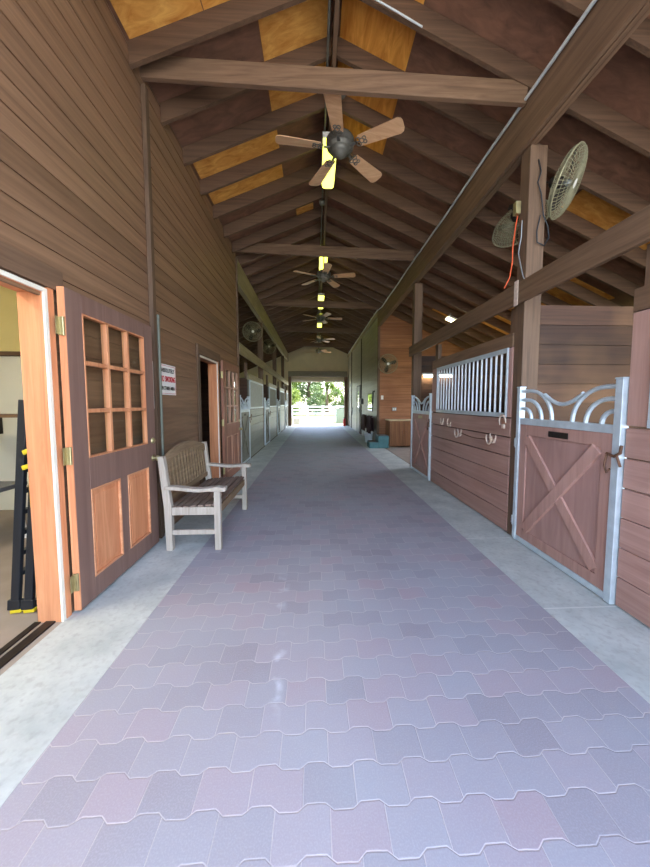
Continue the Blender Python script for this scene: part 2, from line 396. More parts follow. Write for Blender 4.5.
# rafters
RD = .185
YR = [3.2+.6*k for k in range(-6, 29)]
for y in YR:
    if y > Y1-.2: continue
    xl = OL if y > 7.1 else XL-.02
    for x0, x1 in ((xl+.02, RX-.03), (RX+.03, OR-.12)):
        v = .012
        poly = [(x0, dz(x0)-.016), (x1, dz(x1)-.016), (x1, dz(x1)-.016-RD*1.083), (x0, dz(x0)-.016-RD*1.083)]
        o = MB().prism(poly, 1, y-.022, y+.022).build('ceiling_rafter', M['rafter']); struct(o)
struct(MB().box(RX-.022, RX+.022, Y0, Y1-.1, RZ-.30, RZ-.03).build('ceiling_ridge_beam', M['timber_y']), 'ridge board under the roof peak')
# tie beams
TY = [3.37, 6.88, 10.45, 14.05, 17.65]
for y in TY:
    zl, zr = (4.575 if y < 8 else 4.53), (4.33 if y < 4 else 4.38 if y < 8 else 4.46)
    if y < 0: continue
    xl = XL-.0 if y < 6.9 else XL
    p = Vector((XL+.005, y+(.03 if y < 4 else .08 if y < 8 else 0), zl)); q = Vector((2.018, y-(.16 if y < 4 else .14 if y < 8 else 0), zr))
    o = MB().bar(p, q, .05, .20).build('ceiling_tie_beam', M['timber_x'], bevel=.004)
    struct(o, 'brown tie beam across the aisle under the rafters')
# aisle beams on the posts
o = MB().box(2.02, 2.055, Y0, 10.58, 3.87, 4.29).box(2.06, 2.095, Y0, 10.58, 3.865, 4.29).box(2.10, 2.135, Y0, 10.58, 3.87, 4.27).build('ceiling_beam_right', M['timber_y'], bevel=.003)
struct(o, 'long built-up beam carrying the rafters above the right stalls')
o = MB().box(-1.66, -1.61, 7.12, Y1-.1, 3.92, 4.40).box(-1.72, -1.665, 7.12, Y1-.1, 3.92, 4.36).build('ceiling_beam_left', M['timber_pale'], bevel=.003)
struct(o, 'long beam carrying the rafters above the left stalls')

# ------------------------------------------------------------------ siding walls
def siding(mb, plane, face, u0, u1, z0, z1, pitch=PITCH, holes=(), top=None, th=.02, lap=.006):
    """plane 'x' or 'y'; face = coordinate of the outer face, th signed thickness inwards. boards run along u.
    holes: (ua, ub, za, zb). top(u) limits the height"""
    k0 = math.floor(z0/pitch); z = k0*pitch
    sg = 1 if th > 0 else -1
    while z < z1-1e-6:
        a = max(z, z0); c = min(z+pitch, z1)-.005
        if c-a > .004:
            cuts = [(u0, u1)]
            for ua, ub, za, zb in holes:
                if za < (a+c)/2 < zb:
                    nc = []
                    for p, q in cuts:
                        if ub <= p or ua >= q: nc.append((p, q)); continue
                        if p < ua: nc.append((p, ua))
                        if ub < q: nc.append((ub, q))
                    cuts = nc
            for p, q in cuts:
                pa, qa, pc, qc = p, q, p, q
                if top:
                    # limit by the roof: qa at height a, qc at height c
                    qa = min(q, top(a)); qc = min(q, top(c))
                    if qc <= pc+.01: continue
                f0 = face; f1 = face-sg*lap; bk = face-th
                vs = [(pa, a, f0), (qa, a, f0), (qc, c, f1), (pc, c, f1), (pa, a, bk), (qa, a, bk), (qc, c, bk), (pc, c, bk)]
                if plane == 'x': vs = [(f, u, w) for u, w, f in vs]
                else: vs = [(u, f, w) for u, w, f in vs]
                mb.add(vs, [(0,1,2,3), (7,6,5,4), (0,4,5,1), (1,5,6,2), (2,6,7,3), (3,7,4,0)])
                if c+.006 < z1 and qc-pc > .02:      # tongue that closes the gap to the next board
                    g0, g1 = face-th*.55, bk
                    q2 = qc-.004
                    vs = [(pc, c-.001, g0), (q2, c-.001, g0), (q2, c+.006, g0), (pc, c+.006, g0), (pc, c-.001, g1), (q2, c-.001, g1), (q2, c+.006, g1), (pc, c+.006, g1)]
                    vs = [(f, u, w) for u, w, f in vs] if plane == 'x' else [(u, f, w) for u, w, f in vs]
                    mb.add(vs, [(0,1,2,3), (7,6,5,4), (0,4,5,1), (1,5,6,2), (2,6,7,3), (3,7,4,0)])
        z += pitch
    return mb

# left aisle wall: siding + core with two doorways
D1 = (.5, 2.10, 0, 2.09); D2 = (4.72, 5.56, 0, 2.08)
mb = siding(MB(), 'x', XL+.006, Y0, 7.06, 0, dz(XL)-.03, holes=(D1, D2), th=.02)
struct(mb.build('wall_left', M['siding']), 'brown horizontal board wall on the left of the aisle')
def holed(mb, xa, xb, ya, yb, z1, holes):
    y = ya
    for p, q, _, zt in sorted(holes):
        mb.box(xa, xb, y, p, 0, z1); mb.box(xa, xb, p, q, zt, z1); y = q
    mb.box(xa, xb, y, yb, 0, z1); return mb
mb = holed(MB(), XL-.12, XL-.016, Y0, 7.03, dz(XL-.12)-.005, (D1, D2)); struct(mb.build('wall_left_core', M['dark_siding']))
struct(MB().box(XL-.13, XL+.03, 7.065, 7.105, 0, 4.42).build('trim_corner', M['timber_z'], bevel=.003), 'corner board where the left wall ends at the stalls')
# lining and casing of the doorways
def doorway(d, nm):
    y0, y1, _, z1 = d
    struct(MB().box(XL-.13, XL+.012, y1-.03, y1, 0, z1-.03).box(XL-.13, XL+.012, y0, y0+.03, 0, z1-.03).box(XL-.13, XL+.012, y0, y1, z1-.03, z1).build('trim_jamb', M['cedar'], bevel=.002), 'natural cedar jamb of the '+nm)
    struct(MB().box(XL+.012, XL+.026, y1-.028, y1-.002, 0.0, z1-.002).box(XL+.012, XL+.026, y0+.002, y1-.028, z1-.028, z1-.002).build('trim_weatherstrip', M['offwhite'], bevel=.002))
    struct(MB().box(XL+.007, XL+.026, y1, y1+.045, 0.0, z1+.01).build('trim_casing', M['cedar'], bevel=.002))
    struct(MB().box(XL+.007, XL+.024, y0-.09, y0, 0.0, z1+.01).build('trim_casing', M['timber_z'], bevel=.002))
    struct(MB().box(XL+.007, XL+.034, y0-.1, y1+.12, z1+.01, z1+.14).build('trim_header', M['timber_y'], bevel=.003), 'dark header board above the '+nm)
doorway(D1, 'near doorway'); doorway(D2, 'second doorway')

# rooms behind the left wall
struct(siding(MB(), 'y', 4.38, -4.2, XL-.14, 0, 2.0, 3, th=-.06).build('wall_room_lower', M['pale_wall']), 'pale lower wall of the tack room')
struct(MB().box(-4.2, XL-.12, 4.38, 4.44, 2.05, 3.2).build('wall_room_upper', M['cream_wall']), 'cream upper wall of the tack room')
struct(MB().box(-4.26, -4.2, Y0, 4.44, 0, 3.2).build('wall_room_side', M['pale_wall']))
struct(MB().box(-4.26, XL-.12, Y0-.06, Y0, 0, 3.2).build('wall_room_front', M['pale_wall']))
struct(MB().box(-4.26, XL-.12, Y0-.06, 4.44, 3.2, 3.26).build('ceiling_room', M['cream_wall']))
struct(MB().box(-4.0, XL-.2, 4.34, 4.38, 2.0, 2.05).build('trim_room_rail', M['timber_x'], bevel=.003))
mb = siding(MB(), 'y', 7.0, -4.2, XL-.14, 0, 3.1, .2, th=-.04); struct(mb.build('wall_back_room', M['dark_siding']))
struct(MB().box(-4.24, -4.2, 4.46, 7.04, 0, 3.1).build('wall_back_room_side', M['dark_siding']))
struct(MB().box(-4.24, XL-.12, 4.46, 7.04, 3.1, 3.14).build('ceiling_back_room', M['dark_siding']))
# gable wall over the left stalls where the rooms end
mb = MB()
poly_l = lambda z: 99
# clip by the roof: build mirrored so that top() limits the outer side
mb = MB(); mm = siding(MB(), 'y', 7.1, -(XL-.14), -OL, 0, 4.4, .2, top=lambda z: (RZ-z)/SL-RX-.03, th=.04)
mb.v = [(-x, y, z) for x, y, z in mm.v]; mb.f = mm.f; mb.sm = mm.sm
struct(mb.build('wall_stall_end', M['dark_siding']))

# outer walls
mb = siding(MB(), 'x', OR-.1, Y0, Y1, 0, dz(OR)-.16, .2, th=-.04, holes=[(7.3, 10.2, .8, 2.4)]); struct(mb.build('wall_right_outer', M['partition']))  # hole is an added opening that lets daylight into the wash bay
ADDED_WIN = [(7.7, 9.5), (11.3, 13.1), (14.9, 16.7), (18.2, 19.7)]  # windows added to bring daylight into the left stalls
mb = siding(MB(), 'x', OL+.1, 6.9, Y1, 0, dz(OL)-.16, .2, th=.04, holes=[(a_, c_, 1.0, 2.6) for a_, c_ in ADDED_WIN]); struct(mb.build('wall_left_outer', M['dark_siding']))
for i_, (a_, c_) in enumerate(ADDED_WIN):
    struct(MB().box(OL+.05, OL+.12, a_-.04, a_, .96, 2.64).box(OL+.05, OL+.12, c_, c_+.04, .96, 2.64).box(OL+.05, OL+.12, a_, c_, .96, 1.0).box(OL+.05, OL+.12, a_, c_, 2.6, 2.64).build('window_%d' % (i_+1), M['timber_pale'], bevel=.003), 'added open window frame bringing daylight into the left stalls')
# right block: end wall facing the camera, and long wall along the aisle
mb = siding(MB(), 'y', 10.6, XR+.03, OR-.14, 0, 4.62, .2, top=lambda z: RX+(RZ-z)/SR-.02, th=-.04)
struct(mb.build('wall_wood_end', M['siding_x']), 'orange brown board wall closing the wash bay')
mb = siding(MB(), 'x', XR, 10.64, Y1-.1, 0, dz(XR)-.02, .157, th=-.03)
struct(mb.build('wall_right', M['siding_far']), 'pale glare-toned board wall far along the right of the aisle')
struct(MB().box(XR-.02, XR+.05, 10.56, 10.66, 0, dz(XR)-.05).build('trim_corner', M['timber_z'], bevel=.003), 'corner board of the wood block')
struct(MB().box(XR-.05, XR+.004, 10.67, Y1-.1, 4.2, 4.36).build('trim_top_plate', M['timber_pale'], bevel=.003), 'plate board along the top of the far right wall')
for y in (14.4, 18.2):
    struct(MB().box(XR-.03, XR+.03, y-.05, y+.05, 0, 4.3).build('trim_batten', M['iron'], bevel=.003), 'dark upright batten on the far right wall')
# far gable
GX0, GX1, GZ = -1.45, 1.83, 2.72
o = MB().prism([(OL, 0), (GX0, 0), (GX0, GZ), (GX1, GZ), (GX1, 0), (OR, 0), (OR, dz(OR)), (RX, RZ), (OL, dz(OL))], 1, Y1-.05, Y1+.12).build('wall_far', M['tan'])
struct(o, 'tan gable wall with the big far opening')
struct(MB().box(-1.62, 1.98, Y1-.32, Y1-.06, 3.0, 3.33).build('trim_roller_housing', M['roller'], bevel=.02), 'grey brown housing box above the far opening')
struct(MB().box(GX0, GX1, Y1-.1, Y1+.0, GZ-.02, GZ+.12).build('trim_far_lintel', M['offwhite'], bevel=.004))
struct(MB().box(-1.62, GX0+.02, Y1-.3, Y1-.04, 0, 3.0).build('trim_far_post', M['timber_z'], bevel=.006), 'dark post at the left of the far opening')
struct(MB().box(GX1-.02, 2.0, Y1-.3, Y1-.04, 0, 3.0).build('trim_far_post', M['timber_z'], bevel=.006), 'dark post at the right of the far opening')

# ------------------------------------------------------------------ posts, rails and partitions
RPOST = [-.33, 3.25, 6.85]
for y in RPOST:
    o = MB().box(2.065, 2.235, y-.07, y+.075, 0, 3.862).build('pillar_post', M['timber_z'], bevel=.006); struct(o, 'square brown timber post in the right stall line')
LPOST = [10.57, 14.15, 17.75]
for y in LPOST:
    o = MB().box(-1.80, -1.65, y-.07, y+.07, 0, 3.92).build('pillar_post', M['timber_z'], bevel=.006); struct(o, 'square timber post in the left stall line')
o = MB().box(2.01, 2.05, Y0, 6.95, 2.385, 2.59).build('trim_rail_right', M['timber_y'], bevel=.004); struct(o, 'horizontal rail board above the right stalls')
o = MB().box(-1.64, -1.60, 7.12, Y1-.35, 2.46, 2.69).build('trim_rail_left', M['timber_pale'], bevel=.004); struct(o, 'horizontal rail board above the left stalls')
for y0_, z1_ in ((3.28, 2.4), (6.88, 2.4)):
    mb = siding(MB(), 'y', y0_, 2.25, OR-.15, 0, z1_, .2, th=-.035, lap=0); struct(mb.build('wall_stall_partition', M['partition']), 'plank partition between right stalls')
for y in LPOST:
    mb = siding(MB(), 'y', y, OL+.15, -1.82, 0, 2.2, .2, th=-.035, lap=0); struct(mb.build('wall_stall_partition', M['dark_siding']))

# ------------------------------------------------------------------ stall fronts and gates
# built in local coords: u along the aisle (0 = near end), w = towards the aisle; mapped to the right or left side
def side_map(side, y0):
    if side > 0: return lambda u, w, z: (XR-w, y0+u, z)
    return lambda u, w, z: (XL+w, y0+u, z)
class SB(MB):
    def __init__(s, f): super().__init__(); s.fm = f
    def bx(s, u0, u1, w0, w1, z0, z1):
        vs = [s.fm(u, w, z) for z in (z0, z1) for w in (w0, w1) for u in (u0, u1)]
        return s.add(vs, [(0,2,3,1),(4,5,7,6),(0,1,5,4),(2,6,7,3),(0,4,6,2),(1,3,7,5)])
    def br(s, p, q, w, h, up):
        a = s.fm(*p); c = s.fm(*q); o = Vector(s.fm(0,0,0)); U = Vector(s.fm(*up))-o
        return s.bar(a, c, w, h, U)
    def tb(s, pts, r, n=8): return s.tube([s.fm(*p) for p in pts], r, n)

def stall_front(side, y0, L, label, g0, g1, nbar, pale=False, group=None):
    root = thing('stall_enclosure', label, 'stall front', (0,0,0), 0, group)
    f = side_map(side, y0); sm = M['stall_pale'] if pale else M['stall']; smz = M['stall_pale_z'] if pale else M['stall_z']
    s = SB(f)
    for k in range(6):
        s.bx(0, L, -.035, 0, .015+k*.205, .015+k*.205+(.199 if k < 3 else .194))
    s.build('board_panel', sm, root, bevel=.003)
    for ua, ub in ((0, g0), (g1, L)): SB(f).bx(ua, ub, -.035, .0, 1.25, 1.98).build('side_board', smz, root, bevel=.003)
    s = SB(f).bx(0, L, -.04, .004, 1.985, 2.13); s.build('header_board', M['timber_pale'] if pale else M['timber_y'], root, bevel=.003)
    for ua, ub in ((.02, .12), (L-.14, L-.02)): SB(f).bx(ua, ub, -.1, -.04, 2.0, 2.40).build('short_post', M['timber_z'], root, bevel=.003)
    # grille
    s = SB(f); t = .05
    s.bx(g0-.01, g1+.01, .0, .02, 1.245, 1.245+t).bx(g0-.01, g1+.01, .0, .02, 1.985-t, 1.985)
    s.bx(g0-.01, g0+.012, .0, .018, 1.245+t, 1.985-t).bx(g1-.012, g1+.01, .0, .018, 1.245+t, 1.985-t)
    gr = s.build('grille_frame', M['galv'], root, bevel=.002)
    for k in range(nbar):
        u = g0+.03+(g1-g0-.06)*k/(nbar-1)
        b = SB(f).tb([(u, -.008, 1.25), (u, -.008, 1.98)], .0125, 8).build('bar', M['darker_bars'] if pale else M['white_metal'], gr)
    return root

def gate(side, y0, L, label, hinge_near=False, pale=False, group=None, detail=True):
    root = thing('stall_gate', label, 'gate', (0,0,0), 0, group)
    f = side_map(side, y0)
    W0, W1 = -.03, .02
    gp = M['stall_pale_z'] if pale else M['gate_panel']; gf = M['stall_pale_z'] if pale else M['gate_frame']
    T = 1.19
    # steel frame: two uprights, bottom and top rail
    tall = 1.56
    s = SB(f).bx(0, .055, W0, W1+.01, .01, tall).bx(L-.045, L, W0, W1+.01, .01, tall-.01).bx(.055, L-.045, W0, W1, .012, .06).bx(.055, L-.045, W0, W1, T, T+.06)
    s.bx(-.004, .059, W0-.004, W1+.014, tall, tall+.012).bx(L-.049, L+.004, W0-.004, W1+.014, tall-.01, tall+.002)
    s.build('steel_frame', M['galv'], root, bevel=.003)
    SB(f).bx(.055, L-.045, -.012, 0, .06, T).build('panel', gp, root)
    s = SB(f).bx(.056, .15, -.008, .014, .061, T-.001).bx(L-.14, L-.046, -.008, .014, .061, T-.001).bx(.15, L-.14, -.008, .013, .061, .15).bx(.15, L-.14, -.008, .013, T-.1, T-.001)
    s.build('border_boards', gf, root, bevel=.002)
    a, c, z0, z1 = .15, L-.14, .15, T-.1
    s = SB(f).br((a+.01, .004, z0+.03), (c-.01, .004, z1-.03), .09, .03, (0,1,0)).br((a+.03, .012, z1-.02), (c-.03, .012, z0+.02), .09, .034, (0,1,0))
    s.build('cross_brace', gf, root, bevel=.002)
    # scroll top
    s = SB(f); r = .0165; zt = T+.06; w = -.004
    def arc(u0, u1, z1, n=10):   # from upright at u0 (height z1) over to the rail at u1
        pts = []
        for i in range(n+1):
            t = i/n*math.pi/2
            pts.append((u0+(u1-u0)*(.25+.75*math.sin(t)), w, zt+(z1-zt)*math.cos(t)))
        return [(u0, w, z1)]+pts
    half = L/2
    for (d, hh) in ((.40, 1.515), (.27, 1.43), (.13, 1.345)):
        s.tb(arc(.05, .05+d, hh), r); s.tb(arc(L-.05, L-.05-d, hh), r)
    # sag between the two outer arcs
    pts = []
    for i in range(13):
        t = i/12; u = .05+.30+(L-.1-.60)*t
        pts.append((u, w, 1.475-.085*math.sin(math.pi*t)))
    s.tb(pts, r)
    s.build('scroll_top', M['galv'], root)
    if detail:
        SB(f).bx(L*.41, L*.41+.22, .013, .019, 1.105, 1.155).build('name_plate', M['brass'] if not pale and y0 > 4 else M['iron'], root, bevel=.002)
        s = SB(f); lu = .02 if not hinge_near else L-.02; sg = 1 if not hinge_near else -1
        s.tb([(lu+sg*.07, .03, 1.05), (lu+sg*.075, .04, .96), (lu+sg*.05, .045, .92), (lu+sg*.03, .04, .95)], .007, 6)
        s.tb([(lu+sg*.07, .03, 1.05), (lu, .045, 1.04), (lu-sg*.05, .05, 1.07), (lu-sg*.065, .06, 1.12)], .010, 6).tb([(lu-sg*.02, .045, 1.05), (lu-sg*.06, .055, .98)], .009, 6)
        s.build('latch', M['rust'], root)
        hu = L-.0 if not hinge_near else 0
        for hz in (.2, 1.0):
            SB(f).tb([(hu, .022, hz-.05), (hu, .022, hz+.05)], .012, 8).bx(hu-.03, hu+.03, .018, .024, hz-.04, hz+.04).build('hinge', M['galv'], root)
    return root

gate(1, 2.06, 1.125, 'brown gate with a cross brace, nearest on the right')
gate(1, 5.66, 1.12, 'narrow looking brown cross-braced gate beyond the barred stall window')
stall_front(1, -.25, 2.30, 'reddish board stall front at the right picture edge, before the near gate', .06, 2.14, 20)
stall_front(1, 3.335, 2.32, 'reddish board stall front with white bars between the two right gates', .07, 2.06, 19)
# left: brown wood whose colour carries the grazing daylight
gl = ['glare-toned pale gate just beyond the second open door', 'glare-toned pale gate behind the first left stall front', 'glare-toned pale gate, third in the left stall row', 'last glare-toned gate before the far opening']
fl = ['glare-toned stall front, first past the left board wall', 'glare-toned stall front, second past the left board wall', 'glare-toned stall front, third past the left board wall', 'short glare-toned stall front beside the far opening']
for k, y in enumerate((7.14, 10.66, 14.24, 17.84)):
    gate(-1, y, 1.02, gl[k], hinge_near=True, pale=True, detail=(k < 2))
    Lp = 2.24 if k < 3 else 1.16
    stall_front(-1, y+1.04, Lp, fl[k], .12, Lp-.1, 18 if k < 3 else 10, pale=True)

# horseshoe hooks on the board front
def horseshoe(loc, label, side=1, s=1.0, rot=0, n=2):
    root = thing('horseshoe_hook', label, 'horseshoe', (loc[0]-.012, loc[1], loc[2]))
    for j in range(n):
        pts = []
        for i in range(13):
            a = math.pi*(i/12)*1.25-math.pi*.125
            pts.append((0, .058*math.cos(a)*s, -.07*math.sin(a)*s))
        m_ = MB()
        q = [Vector((-side*(.02+.034*j), p[1]+j*.02, p[2]-.02*j)) for p in pts]
        q = [Matrix.Rotation(rot, 3, 'X') @ v for v in q]
        m_.tube(q, [.007+.005*math.sin(math.pi*i/12) for i in range(13)], 6)
        if j == 0: m_.box(-side*.0, -side*.018, -.02, .02, -.075*s, -.03*s)
        m_.build('shoe', M['horseshoe'], root)
    return root
horseshoe((XR, 5.10, 1.13), 'horseshoe hook on the top board by the far gate', n=1)
horseshoe((XR, 4.82, 1.12), 'small bent horseshoe hook between two larger ones', rot=.5, n=1)
horseshoe((XR, 4.46, 1.01), 'double horseshoe hook at the far end of the lead rope', rot=0)
horseshoe((XR, 3.60, 1.02), 'double horseshoe hook at the near end of the lead rope', rot=.1)
horseshoe((XR, 3.42, 1.2), 'horseshoe nailed on the board front beside the near gate hinge post', rot=2.9, n=1)
o = MB().tube([(XR-.03, 4.42-.78*t, .985-.028*math.sin(math.pi*t)) for t in [i/10 for i in range(11)]], .006, 6).build('lead_rope', M['rust'])
tag(o, 'thin brown lead rope strung between two double horseshoe hooks', 'rope')

# ------------------------------------------------------------------ open dutch doors on the left wall
def door_leaf(nm, label, y0, L, brown, edge):
    root = bpy.data.objects.new(nm, None); COL.objects.link(root); root.location = (-1.605, y0, 0)
    tag(root, label, None, None, 'structure')
    T = .045; H = 2.125; st = .15
    wz0, wz1 = 1.02, 2.0; pz0, pz1 = .17, .80
    m_ = MB()
    m_.box(0, T, 0.006, st, .02, H).box(0, T, L-st, L, .02, H).box(0, T, st, L-st, wz1, H).box(0, T, st, L-st, pz1, wz0).box(0, T, st, L-st, .02, pz0)
    mid = L/2; m_.box(0, T, mid-.05, mid+.05, pz0, pz1)
    m_.build('door_frame', brown, root, bevel=.003)
    MB().box(.001, T-.001, 0, .007, .02, H).build('hinge_edge', edge, root, bevel=.001)
    a, c = st, L-st
    m_ = MB(); t = .028
    for k in (1, 2):
        y = a+(c-a)*k/3; m_.box(.006, T+.003, y-t/2, y+t/2, wz0, wz1)
        z = wz0+(wz1-wz0)*k/3; m_.box(.008, T+.001, a, c, z-t/2, z+t/2)
    m_.box(.006, T+.003, a, a+.012, wz0, wz1).box(.006, T+.003, c-.012, c, wz0, wz1).box(.006, T+.003, a, c, wz0, wz0+.012).box(.006, T+.003, a, c, wz1-.012, wz1)
    m_.build('muntin_grid', M['cedar'] if edge is M['cedar'] else M['door_pale'], root, bevel=.002)
    MB().box(.02, .024, a+.002, c-.002, wz0+.002, wz1-.002).build('glass_pane', M['glass'], root)
    for p, q in ((a, mid-.05), (mid+.05, c)):
        inner = M['cedar'] if edge is M['cedar'] else brown; mo = M['cedar_y'] if edge is M['cedar'] else M['door_pale']
        pn = MB().box(.012, .03, p, q, pz0, pz1).box(.03, .036, p+.05, q-.05, pz0+.05, pz1-.05).build('raised_panel', inner, root, bevel=.004)
        w = .016
        MB().box(.03, T+.004, p, p+w, pz0, pz1).box(.03, T+.004, q-w, q, pz0, pz1).box(.03, T+.004, p+w, q-w, pz0, pz0+w).box(.03, T+.004, p+w, q-w, pz1-w, pz1).build('panel_moulding', mo, pn, bevel=.003)
    for z in (.22, 1.06, 1.88):
        hb = MB().box(.018, .0215, -.046, -.010, z-.055, z+.055)
        hb.tube([(.036, -.008, z-.058), (.036, -.008, z+.058)], .0075, 8).box(.003, .042, -.006, -.001, z-.055, z+.055)
        hb.box(.0215, .036, -.02, -.01, z-.055, z+.055)
        hb.build('hinge', M['brass'], root)
    k = MB().lathe([(.0,.066),(.02,.064),(.028,.05),(.026,.035),(.012,.028),(.012,.006),(.03,.004),(.03,0)], (T, L-.06, .87), 16, Matrix.Rotation(math.pi/2, 3, 'Y')).build('door_knob', M['brass'], root)
    MB().lathe([(0,.022),(.014,.02),(.028,.008),(.03,0)], (T, L-.06, 1.04), 16, Matrix.Rotation(math.pi/2, 3, 'Y')).build('deadbolt', M['brass'], root)
    return root
door_leaf('door_1', 'open brown door leaf with nine panes and two cedar panels, nearest on the left wall', 2.155, 1.09, M['door_brown'], M['cedar'])
door_leaf('door_2', 'open nine-pane door leaf folded back beyond the bench', 5.67, 1.14, M['door_brown2'], M['door_brown2'])

# post/batten and pipe beside door 1
struct(MB().box(XL+.008, XL+.05, 3.36, 3.425, 0.0, 4.40).build('trim_batten', M['timber_z'], bevel=.003), 'vertical batten on the left wall beside the near door leaf')
o = MB().tube([(XL+.035, 3.48, .02), (XL+.035, 3.48, 2.3)], .017, 10).box(XL+.008, XL+.03, 3.45, 3.51, 2.05, 2.09).box(XL+.008, XL+.03, 3.45, 3.51, 1.0, 1.03).build('conduit_pipe', M['pipe_green'])
tag(o, 'grey green pipe standing against the left wall beside the batten', 'pipe')

# ------------------------------------------------------------------ signs
FONT = None
def text(body, size, mat, parent, loc, rz=math.pi/2, ext=.0012, sx=1.0, name='lettering'):
    c = bpy.data.curves.new('lettering', 'FONT'); c.body = body; c.size = size; c.extrude = ext; c.align_x = 'CENTER'; c.align_y = 'CENTER'
    c.resolution_u = 3; c.offset = size*.018
    t = bpy.data.objects.new('tmp', c); COL.objects.link(t)
    bpy.context.view_layer.update()
    me = bpy.data.meshes.new_from_object(t.evaluated_get(bpy.context.evaluated_depsgraph_get()))
    COL.objects.unlink(t); bpy.data.objects.remove(t)
    me.transform(Matrix.Translation(loc) @ Matrix.Rotation(rz, 4, 'Z') @ Matrix.Rotation(math.pi/2, 4, 'X') @ Matrix.Diagonal((sx,1,1,1)))
    me.materials.clear(); me.materials.append(mat)
    o = bpy.data.objects.new(name, me); COL.objects.link(o); o.parent = parent
    return o
sg = thing('no_smoking_sign', 'white no smoking sign with red and black lettering on the left wall above the bench', 'sign', (XL+.012, 3.71, 1.655))
MB().box(0, .004, -.2, .2, -.165, .165).build('sign_plate', M['sign_white'], sg, bevel=.003)
mb = MB().box(.004, .0052, -.185, .185, .148, .152).box(.004, .0052, -.185, .185, -.152, -.148).box(.004, .0052, -.187, -.183, -.15, .15).box(.004, .0052, .183, .187, -.15, .15); mb.build('border_line', M['sign_red'], sg)
text('ABSOLUTELY', .062, M['sign_black'], sg, (.0055, 0, .098), sx=.84)
text('NO SMOKING', .086, M['sign_red'], sg, (.0055, 0, .004), sx=.68)
text('IN STABLE AREA', .056, M['sign_black'], sg, (.0055, 0, -.095), sx=.76)
th_ = thing('wall_thermometer', 'tall narrow white thermometer plate between the near door leaf and the batten', 'thermometer', (XL+.02, 3.318, 1.58))
MB().box(-.012, .012, -.036, .036, -.24, .24).build('plate', M['sign_white'], th_, bevel=.008)
MB().tube([(.016, 0, -.18), (.016, 0, .14)], .005, 8).build('glass_tube', M['red'], th_)
mb = MB()
for k in range(15): mb.box(.012, .0135, .012, .03, -.17+k*.022, -.167+k*.022)
mb.box(.012, .0135, -.015, .015, .17, .21).build('scale_marks', M['sign_black'], th_)

# ------------------------------------------------------------------ bench
B = thing('garden_bench', 'weathered grey wooden slatted bench with arched back against the left wall', 'bench', (-.90, 3.09, 0))
BL = 1.17; BD = .51   # local: x 0 = front, -BD = back; y 0..BL
lg = .058
def bl(y): return (y-lg/2, y+lg/2)
for y in (0, BL):
    a, c = bl(y)
    MB().box(-lg, 0, a, c, 0, .585).build('leg', M['bench'], B, bevel=.004)
    MB().prism([(-BD, 0), (-BD+lg, 0), (-BD+lg-.0, .42), (-BD+.0, .90), (-BD-.055, .90), (-BD-.01, .40)], 1, a, c).build('leg', M['bench'], B, bevel=.004)
    # arm: shaped in side view
    prof = []
    n = 14
    for i in range(n+1):
        t = i/n; x = .055-(BD+.055)*t
        prof.append((x, .61+.012*math.cos(t*2*math.pi+.3)+(.0 if t > .08 else -.012)))
    low = [(x, z-.035-(.008 if k < 4 else 0)) for k, (x, z) in enumerate(prof)][::-1]
    MB().prism(prof+low, 1, y-.042, y+.042).build('armrest', M['bench'], B, bevel=.008)
    MB().box(-BD+lg-.01, -lg, y-.016, y+.016, .34, .415).build('side_rail', M['bench'], B, bevel=.003)
    MB().box(-BD+.04, -lg, y-.016, y+.016, .15, .195).build('stretcher', M['bench'], B, bevel=.003)
MB().box(-.045, -.02, lg/2, BL-lg/2, .33, .405).box(-BD+.03, -BD+.055, lg/2, BL-lg/2, .33, .39).build('seat_apron', M['bench_y'], B, bevel=.003)
mb = MB()
for k in range(7):
    x = -.025-k*.068; z = .424-.004*k
    mb.box(x-.054, x, -.012, BL+.012, z-.001, z+.02)
mb.build('seat', M['bench_seat'], B, bevel=.004)
mb = MB(); ns = 14
def bx_(z): return -BD-.02-(z-.42)*.085+.03
def arch(y): t = y/BL; return .87+.105*math.sin(math.pi*t)
for k in range(ns):
    y = .07+(BL-.14)*k/(ns-1)
    z0, z1 = .50, arch(y)-.05
    mb.bar((bx_(z0), y, z0), (bx_(z1), y, z1), .046, .014, (1,0,0))
mb.build('back_slats', M['bench_y'], B, bevel=.002)
mb = MB(); n = 18; vs = []
for i in range(n+1):
    y = .025+(BL-.05)*i/n; zt = arch(y); zb = zt-.085
    for dx, z in ((-.016, zb), (.016, zb), (.016, zt), (-.016, zt)): vs.append((bx_(z)+dx, y, z))
fs = []
for i in range(n):
    a = i*4; c = a+4
    for k in range(4): fs.append((a+k, a+(k+1)%4, c+(k+1)%4, c+k))
fs += [(0,1,2,3), (n*4+3, n*4+2, n*4+1, n*4)]
mb.add(vs, fs); mb.bar((bx_(.49), .02, .49), (bx_(.49), BL-.02, .49), .028, .05, (0,0,1))
mb.build('back_rail', M['bench_y'], B, bevel=.003)

